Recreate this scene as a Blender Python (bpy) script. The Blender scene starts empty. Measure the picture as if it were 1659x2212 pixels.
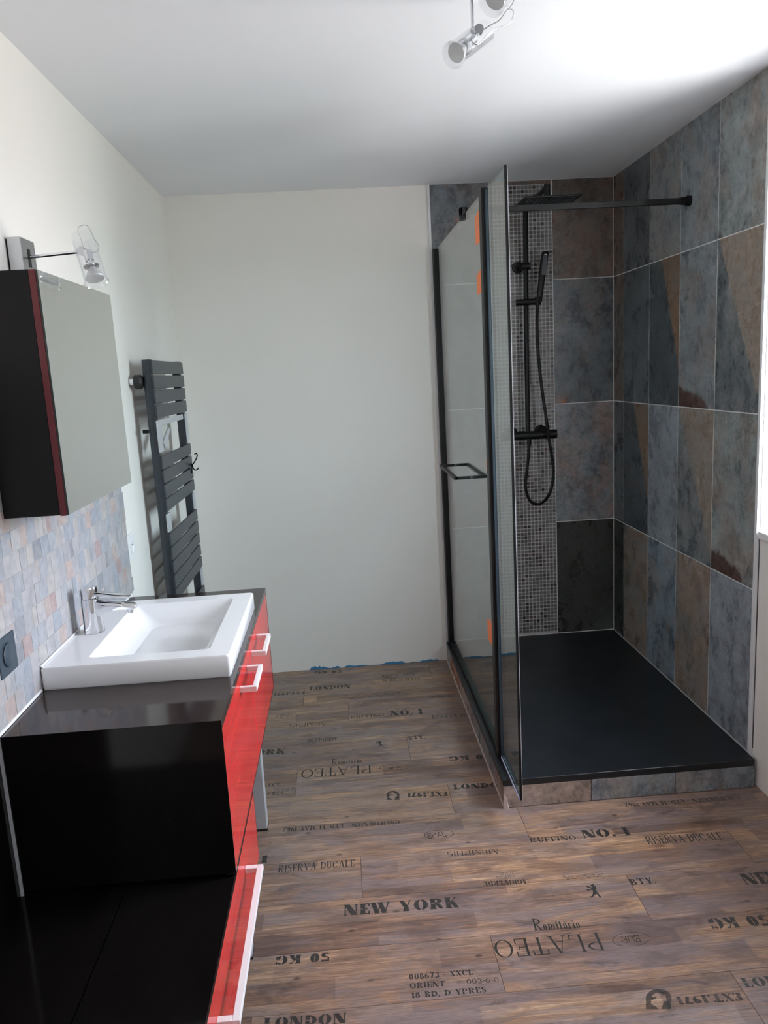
import bpy, bmesh, math, random
from mathutils import Vector, Matrix
random.seed(7)
SC = bpy.context.scene
COL = SC.collection
PI = math.pi

# ---------------------------------------------------------------- camera
F_PX, W_PX, H_PX = 1656.93, 1659.0, 2212.0
cam_d = bpy.data.cameras.new('camera')
cam = bpy.data.objects.new('camera', cam_d)
COL.objects.link(cam)
cam_d.sensor_fit = 'VERTICAL'
cam_d.sensor_height = 24.0
cam_d.lens = F_PX * 24.0 / H_PX
cam_d.clip_start = 0.02
_r = Vector((0.99666065, -0.06078477, -0.054523))
_d = Vector((-0.06445745, -0.17575237, -0.98232191))
_f = Vector((0.05012767, 0.98255601, -0.17908351))
_m = Matrix((_r, -_d, -_f)).transposed().to_4x4()
_m.translation = Vector((-1.38111628, -3.81947101, 1.51302131))
cam.matrix_world = _m
SC.camera = cam

# ---------------------------------------------------------------- sky, window light, exposure
SC.view_settings.view_transform = 'Standard'
SC.view_settings.look = 'None'
SC.view_settings.gamma = 1
SC.view_settings.use_curve_mapping = False
SC.view_settings.exposure = 0.0
SKY = 46.0
wd = bpy.data.worlds.new('overcast_sky')
SC.world = wd
wd.use_nodes = True
nt = wd.node_tree
nt.nodes.clear()
o_ = nt.nodes.new('ShaderNodeOutputWorld')
b_ = nt.nodes.new('ShaderNodeBackground')
tc = nt.nodes.new('ShaderNodeTexCoord')
sx = nt.nodes.new('ShaderNodeSeparateXYZ')
rp = nt.nodes.new('ShaderNodeValToRGB')
mr = nt.nodes.new('ShaderNodeMapRange')
nt.links.new(tc.outputs['Generated'], sx.inputs[0])
mr.inputs['From Min'].default_value = -1
mr.inputs['From Max'].default_value = 1
nt.links.new(sx.outputs['Z'], mr.inputs['Value'])
nt.links.new(mr.outputs['Result'], rp.inputs['Fac'])
e = rp.color_ramp.elements
e[0].position = 0.0; e[0].color = (0.29, 0.29, 0.28, 1)
e[1].position = 0.49; e[1].color = (0.46, 0.455, 0.45, 1)
a = e.new(0.515); a.color = (0.86, 0.92, 1.04, 1)
a = e.new(1.0); a.color = (0.84, 0.92, 1.10, 1)
nt.links.new(rp.outputs['Color'], b_.inputs['Color'])
b_.inputs['Strength'].default_value = SKY
nt.links.new(b_.outputs[0], o_.inputs[0])

# room numbers (metres; back-right corner of the shower = origin, Y towards the back wall)
XL, YB, YF, ZC = -2.137, 0.0, -4.75, 2.372
WY0, WY1, WZ0, WZ1 = -2.12, -1.367, 0.912, 2.22     # window opening in the right wall
pl = bpy.data.lights.new('window_daylight', 'AREA')
pl.shape = 'RECTANGLE'; pl.size = WZ1 - WZ0; pl.size_y = WY1 - WY0
pl.cycles.is_portal = True
po = bpy.data.objects.new('window_daylight', pl)
COL.objects.link(po)
po.location = (0.41, (WY0 + WY1) / 2, (WZ0 + WZ1) / 2)
po.rotation_euler = (0, PI / 2, 0)
VY0_, VY1_, VZ0_, VZ1_ = -4.45, -4.02, 1.10, 2.10       # unseen opening beside the camera, added to lift the shadows
pl2 = bpy.data.lights.new('added_fill_daylight', 'AREA')  # portal for the added opening, fill light only
pl2.shape = 'RECTANGLE'; pl2.size = VZ1_ - VZ0_; pl2.size_y = VY1_ - VY0_
pl2.cycles.is_portal = True
po2 = bpy.data.objects.new('added_fill_daylight', pl2)
COL.objects.link(po2)
po2.location = (0.41, (VY0_ + VY1_) / 2, (VZ0_ + VZ1_) / 2)
po2.rotation_euler = (0, PI / 2, 0)

# ---------------------------------------------------------------- materials
def lin(c):
    return tuple(((v / 255) / 12.92 if v / 255 <= .04045 else ((v / 255 + .055) / 1.055) ** 2.4) for v in c)
class NT:
    def __init__(s, name):
        s.m = bpy.data.materials.new(name); s.m.use_nodes = True
        s.t = s.m.node_tree; s.b = s.t.nodes['Principled BSDF']; s.out = s.t.nodes['Material Output']
    def n(s, t, **k):
        x = s.t.nodes.new(t)
        for a_, v in k.items(): setattr(x, a_, v)
        return x
    def l(s, a_, b): s.t.links.new(a_, b)
    def coord(s, rnd=True, scale=(1, 1, 1)):
        c = s.n('ShaderNodeTexCoord'); mp = s.n('ShaderNodeMapping')
        mp.inputs['Scale'].default_value = scale
        s.l(c.outputs['Object'], mp.inputs['Vector'])
        if rnd:
            oi = s.n('ShaderNodeObjectInfo'); mu = s.n('ShaderNodeMath', operation='MULTIPLY')
            mu.inputs[1].default_value = 37.0; s.l(oi.outputs['Random'], mu.inputs[0])
            cx = s.n('ShaderNodeCombineXYZ')
            for i in range(3): s.l(mu.outputs[0], cx.inputs[i])
            s.l(cx.outputs[0], mp.inputs['Location'])
        return mp.outputs[0]
    def noise(s, vec, scale, detail=6, rough=.6, dist=0):
        x = s.n('ShaderNodeTexNoise'); x.inputs['Scale'].default_value = scale
        x.inputs['Detail'].default_value = detail; x.inputs['Roughness'].default_value = rough
        x.inputs['Distortion'].default_value = dist
        if vec is not None: s.l(vec, x.inputs['Vector'])
        return x.outputs['Fac']
    def ramp(s, fac, stops, interp='LINEAR'):
        r = s.n('ShaderNodeValToRGB'); r.color_ramp.interpolation = interp
        el = r.color_ramp.elements
        while len(el) < len(stops): el.new(.5)
        for e_, (p, c) in zip(el, stops):
            e_.position = p; e_.color = (c, c, c, 1) if isinstance(c, (int, float)) else (*c, 1)
        s.l(fac, r.inputs['Fac']); return r.outputs['Color']
    def mix(s, fac, a_, b, mode='MIX'):
        x = s.n('ShaderNodeMix', data_type='RGBA', blend_type=mode)
        for i, v in ((0, fac), (6, a_), (7, b)):
            if isinstance(v, (int, float)): x.inputs[i].default_value = v
            elif isinstance(v, tuple): x.inputs[i].default_value = (*v, 1)
            else: s.l(v, x.inputs[i])
        return x.outputs[2]
    def math(s, op, a_, b=None, c=None):
        x = s.n('ShaderNodeMath', operation=op)
        for i, v in enumerate((a_, b, c)):
            if v is None: continue
            if isinstance(v, (int, float)): x.inputs[i].default_value = v
            else: s.l(v, x.inputs[i])
        return x.outputs[0]
    def bump(s, h, strength=.2, dist=.002):
        x = s.n('ShaderNodeBump'); x.inputs['Strength'].default_value = strength
        x.inputs['Distance'].default_value = dist; s.l(h, x.inputs['Height'])
        s.l(x.outputs[0], s.b.inputs['Normal'])
    def set(s, col=None, rough=None, metal=None, **k):
        def put(n_, v):
            if isinstance(v, (int, float)): s.b.inputs[n_].default_value = v
            elif isinstance(v, tuple): s.b.inputs[n_].default_value = (*v, 1)
            else: s.l(v, s.b.inputs[n_])
        if col is not None: put('Base Color', col)
        if rough is not None: put('Roughness', rough)
        if metal is not None: put('Metallic', metal)
        for a_, v in k.items(): put(a_, v)
        return s.m

def plain(name, col, rough=.5, metal=0, wear=.06, scale=30, bump=0, **k):
    s = NT(name); v = s.coord(False)
    f = s.noise(v, scale, 5)
    c = s.mix(f, tuple(x * (1 - wear) for x in col), tuple(min(1, x * (1 + wear)) for x in col))
    if bump: s.bump(s.noise(v, scale * 4, 4), bump, .001)
    return s.set(c, rough, metal, **k)

M_wall = plain('wall_paint', (.84, .81, .765), .7, wear=.012, scale=3, bump=.03)
M_ceil = plain('ceiling_paint', (.91, .92, .95), .8, wear=.008, scale=3, bump=.02)
M_white = plain('white_lacquer', (.82, .82, .82), .35, wear=.02)
M_trim = plain('white_metal_trim', (.75, .76, .78), .35, wear=.03)
M_grout = plain('grout', (.20, .17, .15), .9, wear=.12, scale=60)
M_grout_l = plain('light_grout', (.72, .72, .71), .9, wear=.1, scale=60)
M_basin = plain('basin_ceramic', (.90, .90, .91), .12, wear=.005)
M_black = plain('matt_black_metal', (.005, .0055, .006), .42, wear=.2, **{'Specular IOR Level': .28})
M_anth = plain('anthracite_paint', (.034, .043, .055), .38, wear=.05, scale=60)
M_side = plain('black_gloss_melamine', (.005, .004, .004), .10, wear=.3, **{'Specular IOR Level': .26})
M_cab = plain('black_satin_board', (.007, .006, .006), .5, wear=.2, **{'Specular IOR Level': .22})
M_top = plain('wenge_gloss_top', (.030, .018, .017), .09, wear=.2, scale=10)
M_red_dark = plain('dark_red_lacquer', (.11, .003, .008), .3, wear=.05)
M_chrome = plain('chrome', (.80, .81, .84), .06, 1, wear=.01)
M_steel = plain('brushed_steel', (.55, .56, .58), .28, 1, wear=.05, scale=80)
M_silver = plain('silver_lacquer', (.55, .57, .60), .35, .2, wear=.03)
M_mirror = plain('mirror_silver', (.86, .88, .85), .005, 1, wear=0)
M_edge = plain('green_glass_edge', (.01, .025, .02), .15, wear=.1)
M_orange = plain('orange_paper', (1.0, .27, .10), .6, wear=.03)
M_blue = plain('blue_masking_tape', (.05, .22, .42), .7, wear=.15, scale=40)
M_mgrout = plain('mosaic_grout', (.44, .42, .41), .9, wear=.12, scale=60)
M_sili = plain('white_silicone', (.85, .85, .86), .35, wear=.02)
M_plug = plain('blue_grey_plastic', (.035, .055, .075), .4, wear=.05)
M_plaster = plain('plaster_patch', (.50, .42, .38), .9, wear=.2, scale=60, bump=.4)
M_rubber = plain('black_plastic', (.015, .015, .015), .5, wear=.1)
M_seal = plain('clear_seal', (.42, .44, .60), .3, wear=.05)
M_bulb = plain('lamp_reflector', (.62, .64, .64), .3, .25, wear=.1, scale=120)

def red_mat():
    s = NT('red_gloss_front'); v = s.coord(False, (1, 1.5, 9))
    f = s.noise(v, 2.2, 3, .5)
    c = s.ramp(f, [(.3, (.56, .018, .020)), (.7, (.70, .028, .028))])
    s.set(c, .07)
    s.b.inputs['Specular IOR Level'].default_value = .30
    s.b.inputs['Coat Weight'].default_value = .0
    s.b.inputs['Coat Roughness'].default_value = .04
    return s.m
M_red = red_mat()

def glass_mat(name, tint, rough=0.0, ior=1.5):
    s = NT(name); s.t.nodes.remove(s.b)
    tr = s.n('ShaderNodeBsdfTransparent'); tr.inputs[0].default_value = (*tint, 1)
    gl = s.n('ShaderNodeBsdfGlossy'); gl.inputs['Roughness'].default_value = rough
    gl.inputs['Color'].default_value = (1, 1, 1, 1)
    fr = s.n('ShaderNodeFresnel'); fr.inputs['IOR'].default_value = ior
    ge = s.n('ShaderNodeNewGeometry')
    # leaving the pane the angle is the same as entering it: feed the front-side ior both ways
    mi = s.n('ShaderNodeMix', data_type='FLOAT'); mi.inputs[2].default_value = ior; mi.inputs[3].default_value = 1 / ior
    s.l(ge.outputs['Backfacing'], mi.inputs[0]); s.l(mi.outputs[0], fr.inputs['IOR'])
    mx = s.n('ShaderNodeMixShader'); s.l(fr.outputs[0], mx.inputs[0]); s.l(tr.outputs[0], mx.inputs[1]); s.l(gl.outputs[0], mx.inputs[2])
    s.l(mx.outputs[0], s.out.inputs['Surface'])
    return s.m
M_glass = glass_mat('shower_glass', (.84, .90, .89), 0.0, 1.62)
M_pane = glass_mat('window_glass', (.97, .98, .98))
M_lampglass = glass_mat('lamp_glass', (.97, .975, .98), .02, 1.7)

def slate(name, cool, dark, warm, warm_amt=.5, diag=None, stain=False, orange=0.0, base_dark=.45, lift=1.75):
    cool, dark, warm = (tuple(k * lift for k in q) for q in (cool, dark, warm))
    if diag: diag = (diag[0], diag[1], tuple(k * lift * .78 for k in diag[2]))
    """natural slate look; local x = width, z = height"""
    s = NT(name); v = s.coord(True)
    tc_ = s.n('ShaderNodeTexCoord'); sp = s.n('ShaderNodeSeparateXYZ'); s.l(tc_.outputs['Object'], sp.inputs[0])
    x, z = sp.outputs[0], sp.outputs[2]
    mp = s.n('ShaderNodeMapping'); mp.inputs['Rotation'].default_value = (0, .6, 0); mp.inputs['Scale'].default_value = (1.25, 1.25, .8)
    s.l(v, mp.inputs['Vector']); vv = mp.outputs[0]
    n1 = s.noise(vv, 9, 10, .70, .25); n2 = s.noise(vv, 6.0, 8, .66, .4); n3 = s.noise(v, 60, 8, .75); n4 = s.noise(vv, 6.5, 7, .6, .3)
    n5 = s.noise(v, 22, 9, .72, .2); n6 = s.noise(v, 2.6, 3, .5)
    c = s.mix(s.ramp(s.math('ADD', s.math('MULTIPLY', n1, .7), s.math('MULTIPLY', n6, .3)), [(base_dark - .05, 0.0), (base_dark + .13, 1.0)]), dark, cool)
    wf = s.ramp(n2, [(.60 - .22 * warm_amt, 0.0), (.78 - .22 * warm_amt, 1.0)])
    c = s.mix(s.math('MULTIPLY', wf, .30 + .40 * warm_amt), c, warm)
    c = s.mix(s.ramp(n5, [(.34, .55), (.48, 0.0)]), c, tuple(k * .55 for k in dark))
    c = s.mix(s.ramp(n5, [(.58, 0.0), (.72, .35)]), c, tuple(k * 1.35 for k in cool))
    if orange:
        of = s.ramp(n4, [(.62, 0.0), (.70, 1.0)])
        c = s.mix(s.math('MULTIPLY', of, orange), c, (.36, .13, .045))
    if diag:                                    # a fault line from upper left to lower right
        slope, off, up = diag
        d = s.math('ADD', s.math('MULTIPLY_ADD', x, slope, z), -off)
        d = s.math('ADD', d, s.math('MULTIPLY', s.math('SUBTRACT', n1, .5), .13))
        d = s.math('ADD', d, s.math('MULTIPLY', s.math('SUBTRACT', n5, .5), .06))
        mk = s.ramp(s.math('ADD', d, .5), [(.492, 0.0), (.508, 1.0)])
        upc = s.mix(n3, tuple(k * .72 for k in up), tuple(k * 1.2 for k in up))
        upc = s.mix(s.ramp(n1, [(.48, 0.0), (.64, .5)]), upc, cool)
        c = s.mix(mk, c, upc)
    if stain:
        d = s.math('ADD', s.math('MULTIPLY_ADD', x, .22, z), s.math('MULTIPLY', s.math('SUBTRACT', n3, .5), .07))
        d = s.math('ADD', d, s.math('MULTIPLY', s.math('SUBTRACT', n1, .5), .06))
        mk = s.ramp(s.math('ADD', d, .5), [(.242, 1.0), (.256, 0.0)])
        right = s.ramp(s.math('ADD', x, .5), [(.57, 1.0), (.60, 0.0)])
        c = s.mix(s.math('MULTIPLY', mk, right), c, (.085, .045, .036))
    c = s.mix(s.math('MULTIPLY', s.math('SUBTRACT', n3, .5), .9), c, (.5, .5, .5), 'OVERLAY')
    c = s.mix(.75, c, s.ramp(n3, [(.30, .30), (.70, .70)]), 'OVERLAY')
    c = s.mix(.55, c, s.ramp(n5, [(.30, .30), (.70, .70)]), 'OVERLAY')
    s.bump(n1, .35, .004)
    s.set(c, s.ramp(n1, [(.3, .22), (.7, .36)]))
    return s.m
CO, DK, WM = (.150, .165, .175), (.055, .062, .068), (.150, .112, .088)
S_cool = slate('slate_blue_grey', (.180, .198, .222), (.105, .118, .134), WM, .2)
S_green = slate('slate_green_grey', (.17, .19, .19), (.095, .11, .112), WM, .75, stain=True)
S_grey = slate('slate_grey', CO, (.085, .10, .115), WM, .6)
S_greyst = slate('slate_grey_stained', CO, (.085, .10, .115), WM, .75, stain=True)
S_brown = slate('slate_brown', (.15, .145, .14), (.09, .085, .082), (.18, .12, .085), 1.0)
S_dark = slate('slate_dark', (.075, .085, .092), (.035, .04, .045), (.07, .05, .042), .2)
S_vdark = slate('slate_very_dark', (.04, .043, .042), (.016, .018, .018), (.05, .04, .034), .15, diag=(-.9, -.30, (.03, .03, .028)))
S_dbrown = slate('slate_dark_brown', (.085, .075, .066), (.055, .05, .046), (.105, .06, .045), .9)
S_diag = slate('slate_fault_beige', (.16, .16, .16), (.062, .072, .078), WM, .1, diag=(1.9, .03, (.215, .172, .140)), base_dark=.5)
S_diago = slate('slate_fault_orange', (.075, .085, .092), (.035, .042, .048), (.05, .045, .04), .1, diag=(2.6, .24, (.16, .098, .060)), base_dark=.55)
S_streak = slate('slate_dark_orange_streak', (.09, .10, .11), (.04, .045, .052), (.14, .085, .055), .45, orange=.7)
S_patch = slate('slate_blue_orange_patch', (.15, .18, .21), (.05, .065, .085), (.20, .11, .05), .45, orange=1.0)
S_mixed = slate('slate_mixed', (.13, .14, .15), (.07, .075, .085), (.17, .10, .075), .7, orange=.3)
S_tan = slate('slate_tan', (.19, .17, .16), (.13, .115, .105), (.21, .15, .12), .9)
S_rust = slate('slate_rust', (.16, .09, .07), (.11, .06, .045), (.24, .075, .04), 1.0, orange=.5)

def splash_mat():
    s = NT('light_slate_chip'); v = s.coord(True)
    oi = s.n('ShaderNodeObjectInfo'); r = oi.outputs['Random']
    base = s.ramp(r, [(0, (.37, .36, .37)), (.16, (.27, .31, .36)), (.28, (.44, .41, .40)), (.44, (.33, .34, .37)), (.55, (.19, .20, .22)),
                      (.62, (.40, .38, .38)), (.76, (.45, .41, .37)), (.85, (.30, .33, .37)), (.91, (.47, .33, .26)), (.96, (.36, .20, .16))], 'CONSTANT')
    n1 = s.noise(v, 26, 8, .65, .7); n2 = s.noise(v, 14, 5, .6, 1.0)
    base = s.mix(.20, base, (.37, .365, .385))
    c = s.mix(s.ramp(n1, [(.35, 0.0), (.65, 1.0)]), s.mix(.40, base, (.20, .21, .235)), s.mix(.30, base, (.54, .53, .53)))
    c = s.mix(s.ramp(n2, [(.60, 0.0), (.72, .5)]), c, (.46, .33, .25))
    s.bump(n1, .25, .002)
    s.set(c, .42); return s.m
M_splash = splash_mat()

def mosaic_mat():
    s = NT('mosaic_stone'); g = s.n('ShaderNodeNewGeometry'); r = g.outputs['Random Per Island']
    base = s.ramp(r, [(0, (.17, .16, .155)), (.18, (.12, .118, .12)), (.36, (.20, .19, .18)), (.50, (.09, .088, .09)), (.62, (.155, .13, .125)),
                      (.74, (.22, .215, .215)), (.84, (.04, .04, .042)), (.90, (.15, .16, .18)), (.95, (.022, .022, .024)), (.985, (.12, .06, .05))], 'CONSTANT')
    v = s.coord(False); n1 = s.noise(v, 150, 4); n2 = s.noise(v, 5, 4, .6, 1)
    c = s.mix(.5, base, s.mix(n1, (.08, .08, .08), (.24, .23, .22)), 'SOFT_LIGHT')
    c = s.mix(s.ramp(n2, [(.50, 0.0), (.62, .55)]), c, (.24, .23, .23))
    s.set(c, .3); return s.m
M_mosaic = mosaic_mat()

def wood_mat():
    s = NT('printed_oak_plank'); v = s.coord(True)
    oi = s.n('ShaderNodeObjectInfo'); r = oi.outputs['Random']
    def mp(sc, vec=v):
        m_ = s.n('ShaderNodeMapping'); m_.inputs['Scale'].default_value = sc; s.l(vec, m_.inputs['Vector']); return m_.outputs[0]
    grain = s.noise(mp((1.3, 24, 1)), 3.4, 12, .76, .8)
    fine = s.noise(mp((4, 160, 1)), 2.4, 8, .85)
    blot = s.noise(mp((1.4, 5.5, 1)), 3.0, 9, .68, .7)
    patch = s.noise(mp((1.5, 4.0, 1)), 3.6, 8, .68, .5)
    rust = s.noise(mp((1.9, 9.0, 1)), 3.0, 10, .72, .9)
    c = s.ramp(grain, [(.28, (.115, .078, .058)), (.43, (.245, .170, .120)), (.55, (.385, .275, .190)), (.70, (.60, .46, .33))])
    c = s.mix(s.ramp(blot, [(.44, 0.0), (.56, .75)]), c, (.235, .215, .215))
    c = s.mix(s.ramp(patch, [(.50, 0.0), (.60, .55)]), c, (.130, .098, .084))
    c = s.mix(s.ramp(rust, [(.58, 0.0), (.66, .60)]), c, (.070, .052, .046))
    # the printed boards: two or three narrow strips inside each plank, cut at different lengths
    tl = s.n('ShaderNodeTexCoord'); sl = s.n('ShaderNodeSeparateXYZ'); s.l(tl.outputs['Object'], sl.inputs[0])
    yi = s.math('FLOOR', s.math('MULTIPLY_ADD', sl.outputs[1], 15.27, 30.0))
    xi = s.math('FLOOR', s.math('ADD', s.math('MULTIPLY', sl.outputs[0], 2.3), s.math('MULTIPLY', yi, .37)))
    cb = s.n('ShaderNodeCombineXYZ'); s.l(xi, cb.inputs[0]); s.l(yi, cb.inputs[1]); s.l(r, cb.inputs[2])
    wn = s.n('ShaderNodeTexWhiteNoise'); s.l(cb.outputs[0], wn.inputs['Vector'])
    tone2 = s.ramp(wn.outputs['Value'], [(0, (.30, .27, .26)), (.25, (.46, .45, .47)), (.5, (.50, .49, .50)), (.75, (.62, .57, .51)), (1, (.72, .64, .54))])
    tone = s.ramp(r, [(0, (.46, .43, .43)), (.25, (.55, .50, .46)), (.5, (.51, .50, .51)), (.75, (.54, .51, .48)), (1, (.48, .45, .43))])
    c = s.mix(.9, c, tone, 'SOFT_LIGHT')
    c = s.mix(1.0, c, tone2, 'SOFT_LIGHT')
    c = s.mix(s.ramp(fine, [(.38, .75), (.52, 0.0)]), c, (.095, .070, .058))
    c = s.mix(1.0, c, (.96, .90, .91), 'MULTIPLY')
    # knots
    vo = s.n('ShaderNodeTexVoronoi'); vo.inputs['Scale'].default_value = 6.5
    s.l(mp((1, 1.9, 1)), vo.inputs['Vector'])
    kd = s.math('ADD', vo.outputs['Distance'], s.math('MULTIPLY', s.math('SUBTRACT', grain, .5), .05))
    c = s.mix(s.ramp(kd, [(.035, .75), (.085, 0.0)]), c, (.055, .036, .027))
    s.bump(grain, .12, .001)
    s.set(c, s.ramp(grain, [(.3, .30), (.7, .40)])); return s.m
M_wood = wood_mat()
def ink_mat():
    s = NT('worn_black_print'); v = s.coord(False); n = s.noise(v, 60, 6, .7, 1)
    m_ = s.n('ShaderNodeMapping'); m_.inputs['Scale'].default_value = (2, 60, 1); s.l(v, m_.inputs['Vector'])
    g = s.noise(m_.outputs[0], 4, 6, .7)
    k = s.math('MULTIPLY', s.ramp(n, [(.26, 0.0), (.38, 1.0)]), s.ramp(g, [(.28, .35), (.44, 1.0)]))
    s.set(s.mix(n, (.022, .022, .020), (.050, .045, .040)), .42)
    s.l(s.math('MULTIPLY', k, .98), s.b.inputs['Alpha'])
    return s.m
M_ink = ink_mat()
def ink_faint():
    m_ = M_ink.copy(); m_.name = 'faded_print'
    for n_ in m_.node_tree.nodes:
        if n_.type == 'BSDF_PRINCIPLED':
            l_ = n_.inputs['Alpha'].links[0].from_node; l_.inputs[1].default_value = .62
    return m_
M_inkf = ink_faint()
def tray_mat():
    s = NT('anthracite_resin_tray'); v = s.coord(False)
    n1 = s.noise(v, 4, 6, .6, .5); n2 = s.noise(v, 220, 3)
    c = s.mix(n1, (.0055, .0075, .0095), (.011, .014, .018))
    s.bump(n2, .25, .001)
    s.set(c, s.ramp(n1, [(.3, .30), (.7, .42)])); return s.m
M_tray = tray_mat()

# ---------------------------------------------------------------- mesh helpers
class B:
    def __init__(s): s.v = []; s.f = []; s.mi = []; s.cur = 0; s.smooth = []
    def face(s, idx, sm=False): s.f.append(tuple(idx)); s.mi.append(s.cur); s.smooth.append(sm)
    def box(s, x0, x1, y0, y1, z0, z1, bev=0):
        if x0 > x1: x0, x1 = x1, x0
        if y0 > y1: y0, y1 = y1, y0
        if z0 > z1: z0, z1 = z1, z0
        if not bev:
            k = len(s.v)
            s.v += [(x0, y0, z0), (x1, y0, z0), (x1, y1, z0), (x0, y1, z0), (x0, y0, z1), (x1, y0, z1), (x1, y1, z1), (x0, y1, z1)]
            for q in ((0, 3, 2, 1), (4, 5, 6, 7), (0, 1, 5, 4), (1, 2, 6, 5), (2, 3, 7, 6), (3, 0, 4, 7)): s.face([k + i for i in q])
            return s
        bm = bmesh.new()
        bmesh.ops.create_cube(bm, size=1)
        for v in bm.verts:
            v.co = Vector(((x0 + x1) / 2 + v.co.x * (x1 - x0), (y0 + y1) / 2 + v.co.y * (y1 - y0), (z0 + z1) / 2 + v.co.z * (z1 - z0)))
        bmesh.ops.bevel(bm, geom=bm.edges[:], offset=bev, segments=2, affect='EDGES', profile=.5)
        s.addbm(bm); return s
    def addbm(s, bm, M=None, sm=False):
        k = len(s.v); bm.verts.index_update()
        for v in bm.verts: s.v.append(tuple((M @ v.co) if M else v.co))
        for f in bm.faces: s.face([k + v.index for v in f.verts], sm)
        bm.free()
    def loft(s, rings, cap0=True, cap1=True, sm=True, closed=True):
        k = len(s.v); n = len(rings[0])
        for r in rings: s.v += [tuple(p) for p in r]
        for i in range(len(rings) - 1):
            for j in range(n if closed else n - 1):
                a_, b = k + i * n + j, k + i * n + (j + 1) % n
                s.face((a_, b, b + n, a_ + n), sm)
        if cap0: s.face([k + j for j in range(n)][::-1])
        if cap1: s.face([k + (len(rings) - 1) * n + j for j in range(n)])
        return s
    def cyl(s, p0, p1, r0, r1=None, n=20, cap=True):
        r1 = r0 if r1 is None else r1
        p0, p1 = Vector(p0), Vector(p1); d = (p1 - p0).normalized()
        u = d.orthogonal().normalized(); w = d.cross(u)
        R = lambda p, r: [p + (u * math.cos(t) + w * math.sin(t)) * r for t in [2 * PI * i / n for i in range(n)]]
        return s.loft([R(p0, r0), R(p1, r1)], cap, cap)
    def lathe(s, p0, axis, prof, n=24, cap0=True, cap1=True):
        p0 = Vector(p0); d = Vector(axis).normalized(); u = d.orthogonal().normalized(); w = d.cross(u)
        return s.loft([[p0 + d * h + (u * math.cos(2 * PI * i / n) + w * math.sin(2 * PI * i / n)) * r for i in range(n)] for h, r in prof], cap0, cap1)
    def tube(s, pts, r, n=8, cap=True):
        pts = [Vector(p) for p in pts]; rings = []; u = None
        for i, p in enumerate(pts):
            d = (pts[min(i + 1, len(pts) - 1)] - pts[max(i - 1, 0)]).normalized()
            u = d.orthogonal().normalized() if u is None else (u - d * u.dot(d)).normalized()
            w = d.cross(u)
            rings.append([p + (u * math.cos(2 * PI * k / n) + w * math.sin(2 * PI * k / n)) * r for k in range(n)])
        return s.loft(rings, cap, cap)
    def prism(s, poly, z0, z1):                 # poly in xy, counter clockwise
        return s.loft([[(x, y, z0) for x, y in poly], [(x, y, z1) for x, y in poly]], sm=False)

def origin(o):
    p = Vector((0, 0, 0))
    while o: p = p + o.location; o = o.parent
    return p
def obj(name, b, mats, parent=None, loc=None):
    me = bpy.data.meshes.new(name)
    L = Vector(loc) if loc is not None else Vector((0, 0, 0))
    base = origin(parent) if parent else Vector((0, 0, 0))
    if loc is not None: off = L; oloc = L - base
    elif parent: off = base; oloc = Vector((0, 0, 0))
    else: off = Vector((0, 0, 0)); oloc = off
    me.from_pydata([tuple(Vector(v) - off) for v in b.v], [], b.f)
    if not isinstance(mats, (list, tuple)): mats = [mats]
    for m_ in mats: me.materials.append(m_)
    me.polygons.foreach_set('material_index', b.mi)
    me.polygons.foreach_set('use_smooth', b.smooth)
    bm = bmesh.new(); bm.from_mesh(me); bmesh.ops.recalc_face_normals(bm, faces=bm.faces[:])
    for e_ in bm.edges:
        if len(e_.link_faces) == 2 and e_.calc_face_angle(0) > .7: e_.smooth = False
    bm.to_mesh(me); bm.free(); me.update()
    o = bpy.data.objects.new(name, me); COL.objects.link(o)
    o.location = oloc
    if parent: o.parent = parent
    return o
def thing(name, label, cat, loc, group=None):
    o = bpy.data.objects.new(name, None); COL.objects.link(o); o.location = loc
    o.empty_display_size = .05
    o['label'] = label; o['category'] = cat
    if group: o['group'] = group
    return o
def tag(o, label, cat, group=None):
    o['label'] = label; o['category'] = cat
    if group: o['group'] = group
    return o
def struct(name, b, m_, loc=None, label=None):
    o = obj(name, b, m_, None, loc); o['kind'] = 'structure'
    if label: o['label'] = label
    return o
def spline(pts, n=8):
    P = [Vector(p) for p in pts]; P = [P[0] * 2 - P[1]] + P + [P[-1] * 2 - P[-2]]; out = []
    for i in range(1, len(P) - 2):
        for k in range(n):
            t = k / n; a_, b, c, d = P[i - 1:i + 3]
            out.append(.5 * ((2 * b) + (c - a_) * t + (2 * a_ - 5 * b + 4 * c - d) * t * t + (3 * b - a_ - 3 * c + d) * t ** 3))
    out.append(P[-2]); return out
def rrect(x0, x1, y0, y1, r, z, n=5):
    out = []
    for cx, cy, a0 in ((x1 - r, y1 - r, 0), (x0 + r, y1 - r, PI / 2), (x0 + r, y0 + r, PI), (x1 - r, y0 + r, 1.5 * PI)):
        for i in range(n):
            t = a0 + PI / 2 * i / (n - 1); out.append((cx + r * math.cos(t), cy + r * math.sin(t), z))
    return out

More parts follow.
